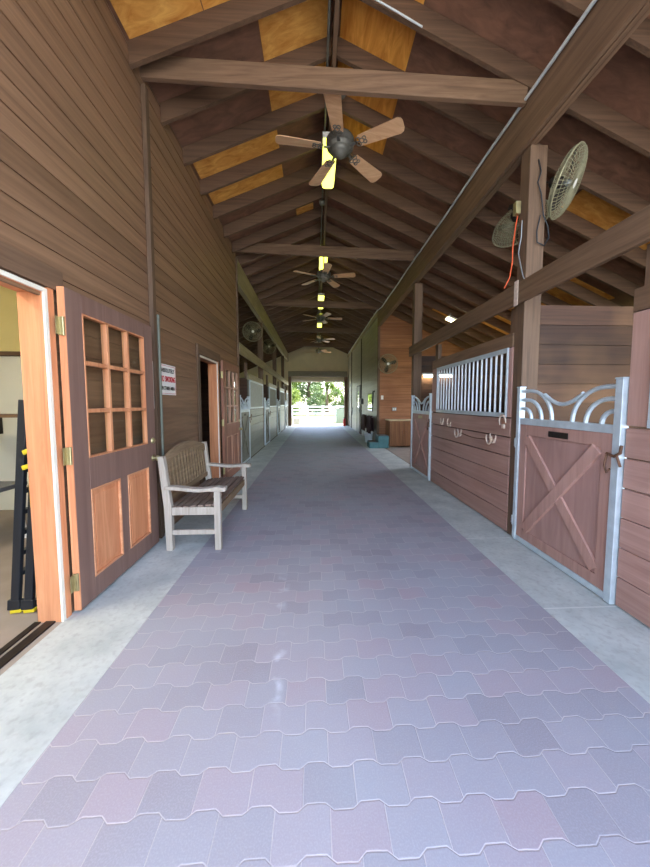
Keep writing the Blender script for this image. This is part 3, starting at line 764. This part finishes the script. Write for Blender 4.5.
# ------------------------------------------------------------------ ceiling fans
def make_fan():
    root = thing('ceiling_fan', 'x', 'ceiling fan')
    MB().tube([(0,0,.14), (0,0,.60)], .014, 10).build('downrod', M['bronze'], root)
    MB().lathe([(0,.625),(.07,.62),(.065,.57),(.03,.53),(.0,.53)]).build('canopy', M['bronze'], root)
    MB().lathe([(0,.15),(.05,.145),(.10,.12),(.15,.09),(.168,.06),(.168,.02),(.15,-.01),(.16,-.018),(.12,-.035),(.115,-.05),(.13,-.056),(.08,-.075),(.06,-.11),(.035,-.13),(0,-.135)], n=30).build('motor_housing', M['bronze'], root)
    for k in range(5):
        a = R(-104+72*k)
        Mz = Matrix.Rotation(a, 4, 'Z') @ Matrix.Translation((0,0,-.02)) @ Matrix.Rotation(R(-12), 4, 'X')
        out = []
        L0, L1 = .24, .76
        for i in range(7): out.append((L0+(L1-.05-L0)*i/6, -(.066+.026*i/6)))
        out += [(L1-.015, -.075), (L1, -.04), (L1, .04), (L1-.015, .075)]
        for i in range(7): out.append((L0+(L1-.05-L0)*(6-i)/6, (.066+.026*(6-i)/6)))
        m_ = MB().prism(out, 2, -.005, .005); m_.v = [tuple(Mz @ Vector(v)) for v in m_.v]
        bl_ = m_.build('blade', M['blade'], root, bevel=.002)
        m_ = MB().prism([(.12,-.02),(.2,-.014),(.2,.014),(.12,.02)], 2, -.016, -.006)
        for cx, cy, r in ((.235,.026,.026), (.235,-.026,.026), (.275,0,.028), (.31,.022,.02), (.31,-.022,.02)):
            m_.tube([(cx+r*math.cos(t*math.pi/6), cy+r*math.sin(t*math.pi/6), -.010) for t in range(12)], .0055, 5, closed=True)
        m_.v = [tuple(Mz @ Vector(v)) for v in m_.v]
        m_.build('blade_iron', M['bronze'], bl_)
    return root
FANS = [(.31, 4.08, 4.45, 3), (.22, 8.0, 4.43, 20), (.22, 11.75, 4.41, 35), (.22, 15.6, 4.4, 10), (.22, 18.9, 4.36, 48)]
FLAB = ['large five-blade ceiling fan nearest the viewer, right behind the first tie beam',
        'five-blade ceiling fan in front of the third tie beam, second along the ridge',
        'small looking ceiling fan, third along the ridge between tie beams', 'distant ceiling fan, fourth along the ridge', 'farthest ceiling fan, seen against the tan gable wall']
proto = make_fan()
for i, (x, y, z, rz) in enumerate(FANS):
    o = proto if i == 0 else copy_tree(proto)
    o.location = (x, y, z); o.rotation_euler = (0, 0, R(rz)); o['label'] = FLAB[i]; o['group'] = 'ceiling fans along the ridge'

# ridge lamps
def make_lamp(w, L):
    root = thing('ceiling_light', 'x', 'light')
    MB().box(-w/2, w/2, 0, L, .0, .05).box(-w/2-.008, w/2+.008, -.01, L+.01, .045, .075).build('housing', M['white'], root, bevel=.004)
    prof = [(-w/2+.004, 0), (-w/2+.012, -.045), (-w/2+.04, -.065), (w/2-.04, -.065), (w/2-.012, -.045), (w/2-.004, 0)]
    MB().prism(prof, 1, .006, L-.006).build('diffuser', M['lamp_green'], root)
    MB().tube([(0, .1, .07), (0, .1, .14)], .006, 6).tube([(0, L-.1, .07), (0, L-.1, .14)], .006, 6).build('hanger', M['steel'], root)
    return root
LY = [4.6, 8.0, 11.0, 14.75, 17.6]
LLAB = ['yellow glowing ridge light seen below the nearest ceiling fan', 'yellow glowing ridge light just beyond the second tie beam', 'yellow ridge light crossed by the third tie beam', 'small yellow ridge light behind the third ceiling fan', 'farthest yellow ridge light by the gable wall']
lp = make_lamp(.2, .93)
for i, y in enumerate(LY):
    o = lp if i == 0 else copy_tree(lp)
    o.location = (RX, y, 4.935); o.scale = (1, 1.4 if i == 2 else 1, 1); o['label'] = LLAB[i]; o['group'] = 'fluorescent lights along the ridge'
# electric conduit along the ridge with boxes
pts = [(RX-.075, Y0+.2, 5.06), (RX-.075, 19.6, 5.06)]
cd = tag(MB().tube(pts, .013, 8).build('ridge_conduit', M['bronze']), 'dark conduit running along under the ridge board', 'conduit')
for y in (3.05, 6.2, 9.9, 13.6):
    MB().lathe([(0,-.03),(.05,-.03),(.055,-.01),(.055,.03),(.0,.04)], (RX-.075, y, 5.045), 14).build('junction_box', M['bronze'], cd)
pts = []
for t in range(17):
    a = t/16; pts.append((RX+.03+.34*a, 3.02+.05*a, 5.02-.02*math.sin(math.pi*a)-.1*a))
tag(MB().tube([(RX+.04, 2.6, 5.1), (RX+.05, 2.9, 5.06), (RX+.12, 3.05, 4.99), (RX+.3, 3.08, 4.94), (RX+.5, 3.09, 4.86), (RX+.75, 3.1, 4.75)], .008, 8).build('ridge_cable', M['conduit']), 'thin grey cable curving off the ridge junction box along a rafter', 'cable')
# long conduit on top of the right beam
pts = [(1.998, Y0+.1, 4.27)]+[(1.998, y, 4.262+.01*math.sin(y*2.1)) for y in [2, 4, 5, 6, 7, 8, 9]]+[(1.998, 9.8, 4.25), (1.998, 10.35, 4.32), (1.995, 10.55, 4.35), (1.995, 12, 4.35), (1.995, 19.9, 4.35)]
tag(MB().tube(pts, .015, 8).build('beam_conduit', M['conduit']), 'long grey conduit along the top edge of the right beam', 'conduit')

# ------------------------------------------------------------------ basket fans
def make_basket(rad=.38):
    """faces +Z locally, hub at origin"""
    root = thing('basket_fan', 'x', 'fan')
    m_ = MB()
    NR = 54
    for sgn in (1, -1):
        dep = .085 if sgn > 0 else .10
        for k in range(NR):
            a = 2*math.pi*(k+(.5 if sgn < 0 else 0))/NR; pts = []
            for t in (0.14, .4, .65, .85, .95, 1.0):
                r = rad*t; z = sgn*dep*math.sqrt(max(0, 1-t**3.2)); pts.append((r*math.cos(a), r*math.sin(a), z))
            m_.tube(pts, .0034, 4, caps=False)
        for t in (.14, .35, .55, .75, .92):
            r = rad*t; z = sgn*dep*math.sqrt(1-t**3.2)
            m_.tube([(r*math.cos(2*math.pi*k/30), r*math.sin(2*math.pi*k/30), z) for k in range(30)], .0028, 4, closed=True)
    m_.tube([(rad*math.cos(2*math.pi*k/36), rad*math.sin(2*math.pi*k/36), 0) for k in range(36)], .009, 6, closed=True)
    m_.build('cage', M['cage'], root)
    MB().lathe([(0,.05),(.035,.045),(.045,.02),(.04,-.03),(0,-.03)], n=16).build('blade_hub', M['steel'], root)
    for k in range(3):
        a = R(120*k+20); Mz = Matrix.Rotation(a, 4, 'Z')
        out = [(.03,-.02),(.12,-.07),(.24,-.10),(.32,-.07),(.34,.0),(.3,.05),(.15,.05),(.03,.02)]
        out = [(x*rad/.38, y*rad/.38) for x, y in out]
        q = MB().prism(out, 2, -.002, .002); q.v = [tuple(Mz @ (Matrix.Rotation(R(22), 4, 'X') @ Vector(v))) for v in q.v]
        q.build('blade', M['iron'], root)
    MB().lathe([(0,-.06),(.055,-.06),(.065,-.08),(.065,-.17),(.045,-.20),(0,-.205)], n=16).build('motor', M['iron'], root)
    MB().lathe([(0,.088),(.05,.086),(.055,.083),(.05,.08)], n=16).build('badge', M['white'], root)
    MB().tube([(0,0,-.15), (0, .0, -.24), (0, -.0, -.30)], .012, 8).box(-.04, .04, -.04, .04, -.315, -.30).build('bracket', M['iron'], root)
    return root
def aim(o, n, loc):
    n = Vector(n).normalized(); o.rotation_euler = n.to_track_quat('Z', 'Y').to_euler(); o.location = loc
f1 = make_basket(.38); aim(f1, (.67,-.62,-.42), (2.42, 3.15, 3.50)); f1.scale = (.78,.78,.78); f1['label'] = 'big dusty basket fan tilted out on the right side of the tall post'
f2 = copy_tree(f1); f2.scale = (.8,.8,.8); aim(f2, (.72,.5,-.42), (2.36, 3.78, 3.46)); f2['label'] = 'dusty basket fan half hidden behind the left side of the tall post'
f3 = copy_tree(f1); f3.scale = (.8,.8,.8); aim(f3, (-.12,-.98,-.1), (2.32, 10.33, 2.64)); f3['label'] = 'round basket fan mounted on the orange brown board wall'
f4 = copy_tree(f1); f4.scale = (.76,.76,.76); aim(f4, (.35,-.93,-.1), (-1.85, 9.95, 3.52)); f4['label'] = 'round fan with a white hub high above the left stalls'
f5 = copy_tree(f1); f5.scale = (.76,.76,.76); aim(f5, (.35,-.93,-.1), (-1.88, 13.6, 3.7)); f5['label'] = 'farther round fan above the left stalls'
for q in (f1, f2, f3, f4, f5): q['group'] = 'basket fans on the posts and walls'
# arm brackets from the fans to the post
def arm(name, pts, label, r=.01):
    return tag(MB().tube(pts, r, 8).build(name, M['iron']), label, 'bracket')
# cords at the tall post
tag(MB().tube([(2.055, 3.310, 3.35), (2.05, 3.350, 3.2), (2.04, 3.370, 3.0), (2.03, 3.350, 2.85), (2.02, 3.370, 2.7), (1.99, 3.410, 2.6)], .007, 6).build('extension_cord', M['orange_cord']), 'orange extension cord hanging down the left side of the tall post', 'cord')
tag(MB().tube([(2.05, 3.250, 3.2), (2.05, 3.250, 3.05), (2.045, 3.280, 2.9), (2.045, 3.230, 2.75), (2.05, 3.200, 2.65), (2.055, 3.170, 2.59)], .006, 6).build('grey_cable', M['steel']), 'grey cable hanging beside the orange cord on the tall post', 'cord')
tag(MB().tube([(2.14, 3.170, 3.72), (2.16, 3.155, 3.6), (2.13, 3.155, 3.5), (2.17, 3.155, 3.4), (2.2, 3.155, 3.2), (2.25, 3.155, 3.1), (2.27, 3.165, 3.0), (2.22, 3.155, 2.92), (2.15, 3.155, 2.95), (2.14, 3.155, 3.05), (2.17, 3.155, 3.2)], .006, 6).build('looped_cable', M['black']), 'black cable looped down the front of the tall post', 'cord')
tag(MB().box(2.0, 2.05, 3.27, 3.33, 3.28, 3.40).build('outlet_box', M['brass'], bevel=.004), 'small tan outlet box at the top of the orange cord', 'outlet')
# metal strap on the rail
tag(MB().box(2.003, 2.0095, 3.20, 3.26, 2.37, 2.61).build('rail_strap', M['horseshoe'], bevel=.001), 'pale metal strap where the rail crosses the tall post', 'strap')

# ------------------------------------------------------------------ right side lights
t = thing('stall_light', 'bright white fluorescent tube on the planks beyond the far cross-braced gate', 'light', (2.27, 6.79, 1.97))
MB().box(0, .66, 0, .06, .02, .06).build('housing', M['white'], t, bevel=.004)
MB().tube([(.03, .02, .0), (.63, .02, .0)], .02, 10).build('tube', M['lamp_white'], t)
t = thing('slope_light', 'small warm fluorescent fixture under the right roof slope', 'light', (3.46, 8.45, dz(3.46)-.31))
t.rotation_euler = (0, math.atan(SR), 0)
MB().box(0, .55, 0, .2, .0, .05).build('housing', M['white'], t, bevel=.004)
MB().box(.015, .535, .015, .185, -.04, .0).build('diffuser', M['lamp_warm'], t, bevel=.008)
MB().box(.05, .07, .09, .11, .05, .14).box(.48, .50, .09, .11, .05, .14).build('hanger', M['steel'], t)

# ------------------------------------------------------------------ wash bay furniture
c = thing('wash_bay_cabinet', 'low wooden cabinet with a pale top against the orange brown wall', 'cabinet', (2.32, 10.04, 0))
MB().box(0, .92, 0, .52, .04, .84).build('body', M['cab'], c, bevel=.004)
MB().box(-.02, .94, -.03, .54, .84, .875).build('top', M['counter'], c, bevel=.004)
for a_ in (.03, .475):
    d = MB().box(a_, a_+.415, -.018, -.001, .08, .80).build('door', M['cab'], c, bevel=.004)
    MB().lathe([(0,.02),(.012,.018),(.008,0)], (a_+(.37 if a_ < .1 else .05), -.018, .5), 10, Matrix.Rotation(math.pi/2, 3, 'X')).build('knob', M['iron'], d)
t = thing('light_switch', 'white light switch on the orange brown board wall', 'switch', (2.2, 10.585, 1.58)); MB().box(-.04, .04, 0, .01, -.065, .065).build('plate', M['white'], t, bevel=.003); MB().box(-.008, .008, -.012, 0, -.015, .015).build('toggle', M['offwhite'], t)
t = thing('wall_outlet', 'grey outlet box on the wall above the cabinet', 'outlet', (2.6, 10.585, 1.2)); MB().box(-.07, .07, -.03, .01, -.055, .055).build('box', M['steel'], t, bevel=.005); MB().box(-.055, -.01, -.035, -.03, -.035, .035).box(.01, .055, -.035, -.03, -.035, .035).build('cover', M['white'], t)
# mounting block
t = thing('mounting_block', 'blue green two-step mounting block at the wood block corner', 'step', (1.68, 9.9, 0))
MB().prism([(.0,0),(.27,0),(.27,.19),(.0,.19)], 1, 0, .5).build('lower_step', M['teal'], t, bevel=.015)
MB().box(.27, .6, 0, .5, 0, .38).build('upper_step', M['teal'], t, bevel=.015)
MB().box(.01, .26, .01, .49, .19, .2).box(.285, .585, .01, .49, .38, .39).build('tread', M['grey_plastic'], t, bevel=.004)
# blankets on rods on the far right wall
def blanket(y, L, label, mat, z=.95):
    r = thing('saddle_blanket', label, 'blanket', (XR, y, 0), 0, 'blankets hung on the far right wall')
    m_ = MB(); vs = []; n = 12; cols = []
    prof = [(-.06,.42),(-.065,.6),(-.07,.8),(-.085,z-.03),(-.11,z),(-.145,z),(-.17,z-.03),(-.185,.75),(-.19,.55),(-.185,.34)]
    for i in range(n+1):
        yy = L*i/n; wv = .012*math.sin(i*1.7)
        for x, zz in prof: cols.append((x+wv*(1 if zz < .8 else .3), yy, zz+.01*math.sin(i*.9)))
    k = len(prof); fs = []
    for i in range(n):
        for j in range(k-1): fs.append((i*k+j, i*k+j+1, (i+1)*k+j+1, (i+1)*k+j))
    m_.add(cols, fs, True); o = m_.build('cloth', mat, r)
    md = o.modifiers.new('s', 'SOLIDIFY'); md.thickness = .022
    MB().tube([(-.128, -.06, z-.03), (-.128, L+.06, z-.03)], .012, 8).tube([(0, 0, z-.03), (-.128, 0, z-.03)], .01, 6).tube([(0, L, z-.03), (-.128, L, z-.03)], .01, 6).build('rod', M['steel'], r)
    return r
blanket(10.95, .85, 'dark brown blanket over the rod nearest the corner of the wood block', M['rug'])
blanket(12.2, .9, 'dark red-brown blanket on the rod farther along the pale board wall', M['rug2'])
t = thing('white_bucket', 'white bucket on the floor below the blankets', 'bucket', (1.92, 11.55, 0)); MB().lathe([(0,0),(.12,0),(.15,.32),(.158,.33),(.145,.33),(.115,.02),(0,.02)]).build('pail', M['white_cloth'], t); MB().tube([(.15*math.cos(a), .0+.02, .32-.15*math.sin(a)) for a in [i*math.pi/10 for i in range(11)]], .004, 6).build('handle', M['steel'], t)
# mirror
t = thing('wall_mirror', 'framed mirror on the pale board wall reflecting the green yard', 'mirror', (XR-.002, 11.55, 1.1))
MB().box(-.018, 0, 0, .95, 0, .66).build('frame', M['timber_z'], t, bevel=.004); MB().box(-.021, -.018, .035, .915, .035, .625).build('glass', M['mirror'], t)
t = thing('halter_hook', 'dark halter hanging on a hook nearest the mirror', 'halter', (XR-.01, 11.15, 1.8))
MB().box(-.03, 0, -.02, .02, -.03, .03).tube([(-.03,0,0),(-.07,0,.0),(-.08,0,.03)], .008, 6).build('hook', M['iron'], t)
MB().tube([(-.06, .1*math.sin(2*math.pi*k/16), -.22+.22*math.cos(2*math.pi*k/16)) for k in range(16)], .012, 6, closed=True).tube([(-.06,.02,-.4),(-.06,.03,-.55),(-.06,0,-.7)], .01, 6).build('strap', M['black'], t)
# door on the far right wall
t = bpy.data.objects.new('door_3', None); COL.objects.link(t); t.location = (XR-.006, 14.75, 0); tag(t, 'pale door in the far right wall with a dark frame', None, None, 'structure')
MB().box(-.03, .0, -.07, 0, 0, 2.15).box(-.03, .0, .95, 1.02, 0, 2.15).box(-.03, .0, -.07, 1.02, 2.15, 2.22).build('door_frame', M['iron'], t)
MB().box(-.02, .0, 0, .95, .02, 2.15).build('door_panel', M['stall_pale_z'], t); MB().box(-.024, -.02, .25, .70, 1.2, 1.95).build('glass', M['mirror'], t); MB().box(-.06, -.02, .05, .08, 1.0, 1.12).build('handle', M['steel'], t)
t = thing('wall_phone', 'small dark box on the far wall beside the batten', 'box', (XR-.002, 13.9, 1.35)); MB().box(-.08, 0, 0, .16, 0, .24).build('casing', M['black'], t, bevel=.01); MB().box(-.09, -.08, .03, .13, .12, .2).build('face', M['steel'], t)
# hose on the far wall
t = thing('hose_coil', 'dark coiled hose hanging on the farthest stretch of the right wall', 'hose', (XR-.03, 17.4, .95))
MB().tube([(-.04-.01*math.sin(k*.7), .16*math.sin(2*math.pi*k/18), .2*math.cos(2*math.pi*k/18)) for k in range(54)], .014, 6).build('coil', M['black'], t); MB().box(-.1, .028, -.02, .02, .17, .2).build('hook', M['iron'], t)
t = thing('fire_extinguisher', 'red fire extinguisher by the right post of the far opening', 'fire extinguisher', (1.78, 19.7, 0))
MB().lathe([(0,0),(.075,0),(.08,.02),(.08,.38),(.06,.44),(.03,.47),(0,.47)]).build('cylinder', M['red'], t); MB().box(-.02, .02, -.02, .02, .47, .51).box(-.09, .02, -.01, .01, .51, .53).build('valve', M['black'], t); MB().tube([(.02,0,.5),(.1,0,.48),(.11,0,.3),(.1,0,.15)], .01, 6).build('hose', M['black'], t)

# ------------------------------------------------------------------ things in the tack room
L_ = thing('folding_ladder', 'black folded ladder with yellow accents leaning inside the near doorway', 'ladder', (-2.01, 2.19, 0))
def rail_line(dx, y, z0, z1):
    lean = .10
    return (dx+lean*z0, y, z0), (dx+lean*z1, y, z1)
for nm_, dx, zt, yy in (('outer', .0, 1.42, 0), ('inner', .085, 1.56, 0), ('outer', .0, 1.42, .42), ('inner', .085, 1.56, .40)):
    p, q = rail_line(dx, yy, .05, zt); MB().bar(p, q, .03, .052, (1,0,0)).build('rail', M['black'], L_, bevel=.004)
    p, q = rail_line(dx, yy, .0, .06); q = (q[0], q[1], .09)
    MB().bar((p[0]-.02, yy, .012), (p[0]+.05, yy, .02), .045, .022).build('foot', M['yellow'], L_, bevel=.004)
    MB().bar((p[0], yy, .02), q, .04, .08, (1,0,0)).build('foot_boot', M['black'], L_, bevel=.005)
for dx in (0, .085):
    for k in range(9):
        z = .26+k*.14; x = dx+.10*z
        MB().box(x-.022, x+.022, .015, .41, z-.014, z+.014).build('rung', M['black'], L_, bevel=.003)
for z in (.98, 1.08): MB().bar((.085+.10*z-.06, -.02, z), (.085+.1*z+.02, -.02, z+.03), .02, .03).build('lock_knob', M['yellow'], L_, bevel=.005)
p = .085+.1*.85; MB().box(p-.018, p+.014, -.017, -.015, .72, .93).build('decal_stripe', M['yellow'], L_)
t = thing('work_table', 'grey folding table with white legs at the back of the room behind the doorway', 'table', (-3.85, 2.95, 0))
MB().box(0, .85, 0, .55, .545, .59).build('tabletop', M['grey_plastic'], t, bevel=.01)
for x, y in ((.06,.05),(.79,.05),(.06,.5),(.79,.5)): MB().tube([(x, y, .545), (x+(.05 if x > .4 else -.05), y, 0)], .014, 8).build('leg', M['white'], t)
sh = thing('room_shelf', 'dark wooden shelf board on the pale room wall', 'shelf', (-4.0, 3.72, 1.24)); MB().box(0, 2.0, 0, .28, 0, .035).build('board', M['timber_x'], sh, bevel=.003); MB().box(.3, .33, .02, .28, -.2, 0).box(1.5, 1.53, .02, .28, -.2, 0).build('bracket', M['iron'], sh)
t = thing('added_room_light', 'added ceiling light brightening the tack room', 'light', (-3.0, .8, 3.12)); MB().box(0, .3, 0, 1.2, .02, .08).build('housing', M['white'], t, bevel=.004); MB().box(.02, .28, .02, 1.18, -.03, .02).build('diffuser', emit('added_room_lamp', (255,246,225), 14), t, bevel=.01)  # unseen lamp, added to brighten the room

# ------------------------------------------------------------------ yard beyond
fr = thing('yard_fence', 'white three-rail fence across the yard beyond the far opening', 'fence', (-14, 29.2, 0), math.atan2(5.5, 30))
FL = 36; npost = 25
for k in range(npost):
    x = FL*k/(npost-1); MB().box(x-.06, x+.06, -.06, .06, -.02, 1.14).box(x-.075, x+.075, -.075, .075, 1.14, 1.17).build('fence_post', M['fence'], fr)
for z in (.32, .65, .98): MB().box(0, FL, -.02, .02, z, z+.13).build('fence_rail', M['fence'], fr)
t = thing('utility_box', 'grey green utility box standing outside at the right of the far opening', 'box', (1.55, 23.2, -.02)); MB().box(0, .8, 0, .7, 0, .95).build('body', M['grey_box'], t, bevel=.02); MB().box(-.02, .82, -.02, .72, .95, 1.0).build('lid', M['grey_box'], t, bevel=.01)
tag(MB().box(-1.42, -.98, 21.4, 21.9, -.02, .40).build('stone_block', M['stone'], bevel=.03), 'low grey stone block outside at the left of the far opening', 'block')

def tree(x, y, h, rad, mat, label, seed, n=5200, bush=False):
    rnd = random.Random(seed)
    r = thing('shrub' if bush else 'tree', label, 'shrub' if bush else 'tree', (x, y, -.02))
    if not bush:
        m_ = MB().tube([(0,0,0), (.1*rnd.uniform(-1,1),0,h*.25), (.3*rnd.uniform(-1,1),0,h*.5), (0,0,h*.8)], [h*.028, h*.02, h*.013, h*.004], 10)
        for k in range(7):
            a = rnd.uniform(0, 6.28); z = h*rnd.uniform(.25,.6)
            m_.tube([(0,0,z), (rad*.35*math.cos(a), rad*.35*math.sin(a), z+h*.1), (rad*.7*math.cos(a), rad*.7*math.sin(a), z+h*.18)], [h*.01, h*.006, h*.002], 6)
        m_.build('trunk', M['bark'], r)
    cl = []
    for k in range(26):
        a = rnd.uniform(0, 6.28); q = math.sqrt(rnd.random())*rad*.8; z = h*rnd.uniform(.16 if not bush else .04, .92)
        w = math.sin(math.pi*min(1, max(.12, (z/h-.05)/.95)))**.5
        cl.append((q*math.cos(a)*w, q*math.sin(a)*w, z, rad*rnd.uniform(.24,.42)))
    m_ = MB()
    for k in range(n):
        cx, cy, cz, cr = cl[rnd.randrange(len(cl))]
        d = Vector((rnd.gauss(0,1), rnd.gauss(0,1), rnd.gauss(0,.8))).normalized()*cr*rnd.uniform(.6,1.05)
        p = Vector((cx,cy,cz))+d; s_ = rnd.uniform(.10,.22)*(rad/2.6)**.5
        e = Euler((rnd.uniform(-1,1), rnd.uniform(-1,1), rnd.uniform(0,6.28))).to_matrix()
        m_.add([p+e@Vector(v)*s_ for v in ((-1,0,0),(0,-.5,.1),(1,0,0),(0,.5,.1))], [(0,1,2,3)])
    m_.build('foliage', mat, r, fix=False)
    return r
TR = [(-11,43,9,2.9,'leaf_b'), (-4.2,43,10,2.6,'leaf_a'), (-.9,51,13,3.0,'leaf_c'), (1.6,43,10,2.6,'leaf_a'), (5.6,50,12,3.0,'leaf_b'), (12,44,10,3.2,'leaf_c'), (-19,44,11,3.0,'leaf_a')]
TL = ['mid green tree beyond the fence at the left of the group', 'bright yellow green tree behind the left part of the fence', 'soft green tree in the middle behind the fence', 'bright green tree behind the right part of the fence', 'mid green tree past the right jamb of the far opening', 'soft green tree farthest right beyond the barn', 'bright tree farthest left beyond the barn']
for i, (x, y, h, r_, mt) in enumerate(TR): tree(x, y, h, r_, M[mt], TL[i], 11+i)
BU = [(-5.4,36.2,2.8,1.25,'leaf_b'), (-2.6,36.8,3.2,1.25,'leaf_a'), (.2,37.2,3.6,1.3,'leaf_c'), (3.0,37.8,3.3,1.25,'leaf_b'), (5.9,38.6,3.2,1.3,'leaf_a')]
BLB = ['leafy shrub behind the fence, leftmost of the shrubs', 'bright shrub behind the fence, second of the shrubs from the left', 'soft green shrub in the middle behind the fence', 'mid green shrub behind the fence, left of the last one', 'bright shrub behind the fence, rightmost of the shrubs']
for i, (x, y, h, r_, mt) in enumerate(BU): tree(x, y, h, r_, M[mt], BLB[i], 51+i, 2600, True)

# ------------------------------------------------------------------ light
w = bpy.data.worlds.new('sky'); S.world = w; w.use_nodes = True; nt = w.node_tree; nt.nodes.clear()
sky = nt.nodes.new('ShaderNodeTexSky'); sky.sky_type = 'NISHITA'; sky.sun_disc = False; sky.sun_elevation = R(58); sky.sun_rotation = R(70); sky.air_density = 1.0; sky.dust_density = 2.0
bg = nt.nodes.new('ShaderNodeBackground'); bg.inputs[1].default_value = .5
wo = nt.nodes.new('ShaderNodeOutputWorld'); mxr = nt.nodes.new('ShaderNodeMix'); mxr.data_type = 'RGBA'; mxr.inputs[0].default_value = .12; mxr.inputs[7].default_value = (3.4, 3.3, 3.1, 1); nt.links.new(sky.outputs[0], mxr.inputs[6]); nt.links.new(mxr.outputs[2], bg.inputs[0]); nt.links.new(bg.outputs[0], wo.inputs[0])
sun = bpy.data.lights.new('sun', 'SUN'); sun.energy = 3; sun.angle = R(1); sun.color = (1,.95,.86)
so = bpy.data.objects.new('sun', sun); COL.objects.link(so)
d = Vector((-.75, -.12, -1.0)); so.rotation_euler = d.to_track_quat('-Z', 'Y').to_euler()

# ------------------------------------------------------------------ camera
F = 325.0; PSI = R(-2.8); PIT = R(4.0)
PXc = 315-F*math.tan(PSI); PYc = 403+F*math.tan(PIT)/math.cos(PSI)
cam = bpy.data.cameras.new('camera'); co = bpy.data.objects.new('camera', cam); COL.objects.link(co)
fw = Vector((-math.sin(PSI)*math.cos(PIT), math.cos(PSI)*math.cos(PIT), -math.sin(PIT)))
co.location = (0, 0, 1.4); co.rotation_euler = fw.to_track_quat('-Z', 'Y').to_euler()
cam.sensor_fit = 'VERTICAL'; cam.sensor_height = 24; cam.lens = F/867*24
cam.shift_x = (325-PXc)/867; cam.shift_y = -(433.5-PYc)/867
cam.clip_start = .02; cam.clip_end = 300
S.camera = co
S.view_settings.view_transform = 'Standard'; S.view_settings.look = 'None'; S.view_settings.gamma = 1; S.view_settings.use_curve_mapping = False
S.view_settings.exposure = 2.25
S.cycles.use_denoising = True
try: S.cycles.denoiser = 'OPENIMAGEDENOISE'
except Exception: pass
S.cycles.max_bounces = 12; S.cycles.diffuse_bounces = 8; S.cycles.caustics_reflective = False; S.cycles.caustics_refractive = False
S.cycles.sample_clamp_indirect = 8
